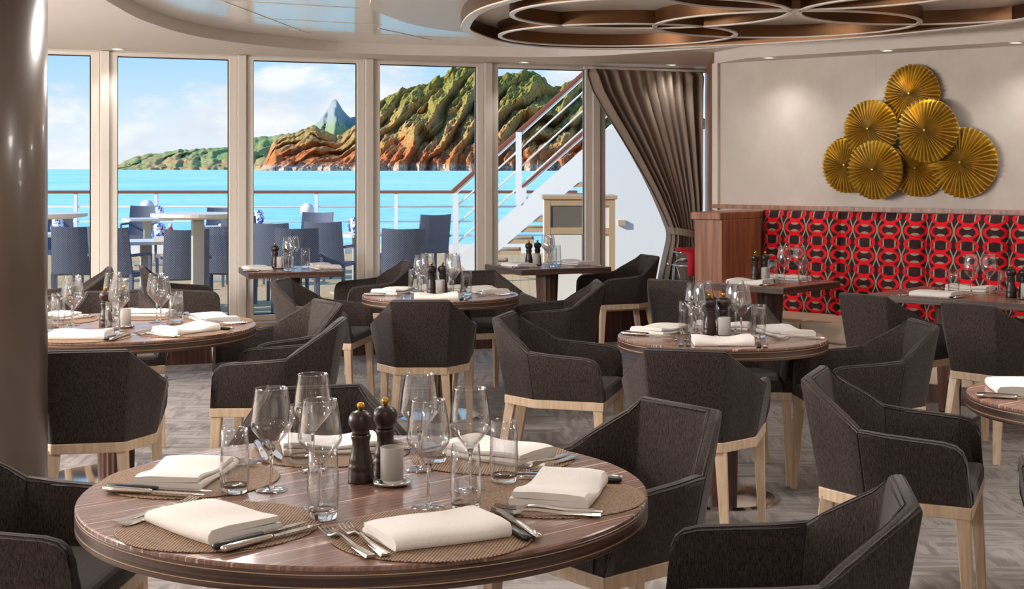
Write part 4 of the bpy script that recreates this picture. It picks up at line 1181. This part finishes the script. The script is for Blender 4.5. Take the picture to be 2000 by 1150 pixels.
ME_KHS = ME_KH.mesh('handle', MATS['steel'], True); ME_KHB = ME_KH.mesh('handle', MATS['black_handle'], True)
ME_KB = MB(); ME_KB.loft([[(-w1, y, 0.005), (w2, y, 0.0055), (w2, y, 0.0072), (-w1, y, 0.0075)] for y, w1, w2 in ((-0.002, 0.005, 0.005), (0.01, 0.007, 0.006), (0.06, 0.008, 0.0075), (0.095, 0.007, 0.005), (0.115, 0.001, 0.0005))]); ME_KB.v = [v * 1.18 for v in ME_KB.v]; ME_KB = ME_KB.mesh('blade', MATS['steel'], False)

def place(name, me, x, y, z, rz, label, cat, group):
    o = link(name, me); o.location = (x, y, z); o.rotation_euler = (0, 0, rz)
    return tag(o, label, cat, group)
def wineglass(x, y, lab, z=TZ, rz=0.0): 
    t = thing('wine_glass', lab, 'wine glass', (x, y, z + 0.0005), rz, 'wine glasses on the laid tables')
    link('bowl', ME_WB1, t); link('stem', ME_WS1, t); link('foot', ME_WF1, t)
def tumbler(x, y, lab, z=TZ): 
    t = thing('water_tumbler', lab, 'tumbler', (x, y, z + 0.0005), 0, 'water tumblers on the laid tables')
    link('wall', ME_TU, t); link('base', ME_TB, t)
def knife(x, y, z, rz, lab, black):
    t = thing('steak_knife' if black else 'table_knife', lab, 'knife', (x, y, z), rz, 'knives on the laid tables')
    link('handle', ME_KHB if black else ME_KHS, t); link('blade', ME_KB, t)
def setting(cx, cy, ang, R, where, k, has_mat=True, nap_rot=0.0, forks=True, knives=True, gl=None, tu=None, spread=0.155):
    """one place setting; ang points from the table centre to the diner"""
    o = Vector((math.cos(ang), math.sin(ang), 0)); inn = -o; rt = Vector((inn.y, -inn.x, 0))
    rz = math.atan2(inn.y, inn.x) - PI / 2
    c = Vector((cx, cy, 0)) + o * R; z = TZ
    if has_mat:
        place('placemat', ME_MAT, c.x, c.y, z + 0.0003, rz, 'round woven brown placemat at the ' + where, 'placemat', 'woven placemats'); z += 0.0034
    q = c + o * 0.02
    place('folded_napkin', ME_NAP[k % 5], q.x, q.y, z, rz + nap_rot, 'folded white napkin at the ' + where, 'napkin', 'folded white napkins')
    if forks:
        for j in range(2):
            f = c - rt * (spread + 0.038 * j) + o * 0.015
            place('dinner_fork', ME_FK, f.x, f.y, z, rz + 0.06 * (j + 1), ('inner' if j == 0 else 'outer') + ' steel fork at the ' + where, 'fork', 'steel forks')
    if knives:
        for j in range(2):
            f = c + rt * (spread + 0.032 * j) + o * 0.015
            knife(f.x, f.y, z, rz - 0.05 * j, ('dark-handled steak knife' if j == 0 else 'all-steel table knife') + ' at the ' + where, j == 0)
    if gl: wineglass(gl[0], gl[1], 'long-stemmed wine glass at the ' + where)
    if tu: tumbler(tu[0], tu[1], 'clear water tumbler at the ' + where)

ME_MB = MB().lathe([(0, 0), (0.031, 0), (0.032, 0.004), (0.031, 0.026), (0.0295, 0.030), (0.031, 0.034), (0.031, 0.042), (0.0285, 0.046), (0.0295, 0.052), (0.027, 0.062), (0.0215, 0.085), (0.021, 0.098), (0.0245, 0.112), (0.0245, 0.116), (0.021, 0.119), (0, 0.119)], 28).mesh('body', MATS['mill_wood'], True)
ME_MH = MB().lathe([(0, 0.1195), (0.0215, 0.1195), (0.022, 0.1235), (0.020, 0.127), (0.024, 0.132), (0.0295, 0.142), (0.0310, 0.152), (0.0285, 0.164), (0.021, 0.172), (0.010, 0.176), (0, 0.177)], 28).mesh('head', MATS['mill_wood'], True)
ME_MK = MB().lathe([(0, 0.1765), (0.006, 0.1765), (0.0055, 0.180), (0.0095, 0.185), (0.0100, 0.190), (0.0075, 0.195), (0, 0.197)], 16).mesh('knob', MATS['brass'], True)
def mill(x, y, lab):
    t = thing('pepper_mill', lab, 'pepper mill', (x, y, TZ), 0, 'turned wooden pepper mills')
    link('body', ME_MB, t); link('head', ME_MH, t); link('knob', ME_MK, t)
ME_CD = MB().lathe([(0, 0), (0.034, 0), (0.048, 0.006), (0.050, 0.012), (0.044, 0.010), (0.030, 0.008), (0.030, 0.014), (0.026, 0.014), (0.026, 0.008), (0, 0.008)], 32).mesh('dish', MATS['chrome'], True)
ME_CC = MB().lathe([(0, 0.0085), (0.0275, 0.0085), (0.0285, 0.010), (0.0285, 0.092), (0.0275, 0.093), (0.0265, 0.092), (0.0265, 0.013), (0, 0.013)], 32).mesh('cup', MATS['frosted_glass'], True)
ME_CW = MB().lathe([(0, 0.0135), (0.019, 0.0135), (0.019, 0.030), (0, 0.031)], 20).mesh('candle', MATS['wax'], False)
def candle(x, y, lab):
    t = thing('candle_holder', lab, 'candle holder', (x, y, TZ), 0, 'frosted candle holders')
    link('dish', ME_CD, t); link('cup', ME_CC, t); link('candle', ME_CW, t)
def PT(px, py): v = P(px, py, TZ); return (v.x, v.y)
R6 = math.radians
# --- foreground table
t1 = 'foreground table'
GL = {'left': (-0.576, 3.37), 'front left': (-0.436, 3.2), 'front': (-0.19, 3.2), 'right': (-0.10, 3.37), 'back right': (-0.236, 3.6), 'back left': (-0.509, 3.6)}
TU = {'left': (-0.66, 3.35), 'front left': (-0.416, 3.10), 'front': (-0.104, 3.165), 'right': (-0.02, 3.46), 'back right': (-0.205, 3.70), 'back left': (-0.552, 3.69)}
for k, (nm, a, nr, R_) in enumerate((('front', -67, 0.10, 0.47), ('right', -11, -0.10, 0.455), ('back right', 50, 0.1, 0.465), ('back left', 108, -0.1, 0.465), ('left', 168, 0.12, 0.455), ('front left', 232, -0.12, 0.46))):
    setting(T1[0], T1[1], R6(a), R_, nm + ' setting of the foreground table', k, True, nr, gl=GL[nm], tu=TU[nm])
mill(-0.372, 3.465, 'front dark pepper mill with brass knob on the foreground table')
mill(-0.318, 3.535, 'rear dark pepper mill with brass knob on the foreground table')
candle(-0.293, 3.435, 'frosted candle holder on a steel dish on the foreground table')
# --- column table
for k, (nm, a) in enumerate((('front', -93), ('front right', -33), ('back right', 27), ('back', 87), ('back left', 147), ('front left', 207))):
    o = Vector((math.cos(R6(a + 22)), math.sin(R6(a + 22)), 0)); g = Vector((T2[0], T2[1], 0)) + o * 0.235; u = Vector((T2[0], T2[1], 0)) + Vector((math.cos(R6(a + 16)), math.sin(R6(a + 16)), 0)) * 0.33
    setting(T2[0], T2[1], R6(a), 0.465, nm + ' setting of the table beside the column', k + 2, True, 0.08 * (-1) ** k, gl=(g.x, g.y), tu=(u.x, u.y))
mill(-1.985, 6.88, 'left dark pepper mill on the table beside the column')
mill(-1.92, 6.97, 'right dark pepper mill on the table beside the column')
candle(-1.88, 6.84, 'frosted candle holder on the table beside the column')
# --- small round tables
for (tc, nm_t, items) in ((T3, 'middle round table', (('front', -92), ('left', 165), ('right', 20), ('back', 92))), (T4, 'round table near the banquette', (('front', -98), ('left', 150), ('right', 10), ('back', 82)))):
    for k, (nm, a) in enumerate(items):
        g = (tc[0] + 0.128 * math.cos(R6(a + 42)), tc[1] + 0.128 * math.sin(R6(a + 42))); u = (tc[0] + 0.175 * math.cos(R6(a + 70)), tc[1] + 0.175 * math.sin(R6(a + 70)))
        setting(tc[0], tc[1], R6(a), 0.285, nm + ' setting of the ' + nm_t, k + 1, False, 0.1 * (-1) ** k, gl=g, tu=u, spread=0.155)
    mill(tc[0] - 0.055, tc[1] + 0.01, 'left dark pepper mill on the ' + nm_t)
    mill(tc[0] + 0.012, tc[1] + 0.03, 'right dark pepper mill on the ' + nm_t)
    candle(tc[0] + 0.002, tc[1] - 0.062, 'frosted candle holder on the ' + nm_t)
# --- cropped table
setting(T5[0], T5[1], R6(158), 0.29, 'cropped table at the right edge', 3, False, 0.2, spread=0.155)
# --- window and banquette tables
def rect_setting(tb, lx, side, where, k, glx=0.12):
    cx, cy, hx, hy, rz = tb
    e = Vector((math.cos(rz), math.sin(rz), 0)); f = Vector((-e.y, e.x, 0))
    return cx, cy, e, f
def at_tab(tb, x, y):
    rz = tb[4]; return (tb[0] + x * math.cos(rz) - y * math.sin(rz), tb[1] + x * math.sin(rz) + y * math.cos(rz))
for tb, nm_t, mirror in ((WT1, 'left window table', 0), (WT2, 'right window table', 0)):
    for k, (nm, a, lx) in enumerate((('left', PI, -0.2), ('right', 0.0, 0.2))):
        c = at_tab(tb, lx * 0.4, -0.02); sg = -1 if nm == 'left' else 1
        setting(c[0], c[1], a + tb[4], 0.16, nm + ' setting of the ' + nm_t, k, False, 0.15, gl=at_tab(tb, 0.03 * sg, 0.08 * sg - 0.02), tu=at_tab(tb, 0.09 * sg + 0.04, 0.15 * sg - 0.06), spread=0.155)
    a = at_tab(tb, -0.10, 0.13); mill(a[0], a[1], 'left dark pepper mill on the ' + nm_t)
    a = at_tab(tb, 0.0, 0.18); mill(a[0], a[1], 'right dark pepper mill on the ' + nm_t)
    a = at_tab(tb, -0.07, 0.05); candle(a[0], a[1], 'frosted candle holder on the ' + nm_t)
for k, (nm, y, a) in enumerate((('wall-side', 0.2, PI / 2), ('room-side', -0.2, -PI / 2))):
    c = at_tab(BT1, 0.0, y * 0.2)
    setting(c[0], c[1], a + AANG, 0.19, nm + ' setting of the banquette table by the curtain', k, False, 0.1, gl=at_tab(BT1, 0.10 if k else 0.16, 0.02 + 0.10 * (1 - k)), tu=at_tab(BT1, 0.02 if k else 0.22, 0.06 * (1 - k) + 0.0), spread=0.155)
a = at_tab(BT1, -0.18, 0.10); mill(a[0], a[1], 'left dark pepper mill on the banquette table by the curtain')
a = at_tab(BT1, -0.13, 0.15); mill(a[0], a[1], 'right dark pepper mill on the banquette table by the curtain')
a = at_tab(BT1, -0.06, 0.04); candle(a[0], a[1], 'frosted candle holder on the banquette table by the curtain')
for k, (nm, x, y, a) in enumerate((('room-side left', -0.42, -0.2, -PI / 2), ('wall-side left', -0.42, 0.2, PI / 2), ('room-side right', 0.42, -0.2, -PI / 2), ('wall-side right', 0.42, 0.2, PI / 2))):
    c = at_tab(BT2, x, y * 0.2)
    setting(c[0], c[1], a + AANG, 0.19, nm + ' setting of the long banquette table', k, False, 0.1, gl=at_tab(BT2, x + (0.13 if y < 0 else 0.20), 0.03 + y * 0.25), tu=at_tab(BT2, x + (0.03 if y < 0 else 0.30), y * 0.25), spread=0.155)
a = at_tab(BT2, -0.03, -0.05); mill(a[0], a[1], 'left dark pepper mill on the long banquette table')
a = at_tab(BT2, 0.04, -0.03); mill(a[0], a[1], 'right dark pepper mill on the long banquette table')
a = at_tab(BT2, 0.08, -0.10); candle(a[0], a[1], 'frosted candle holder on the long banquette table')
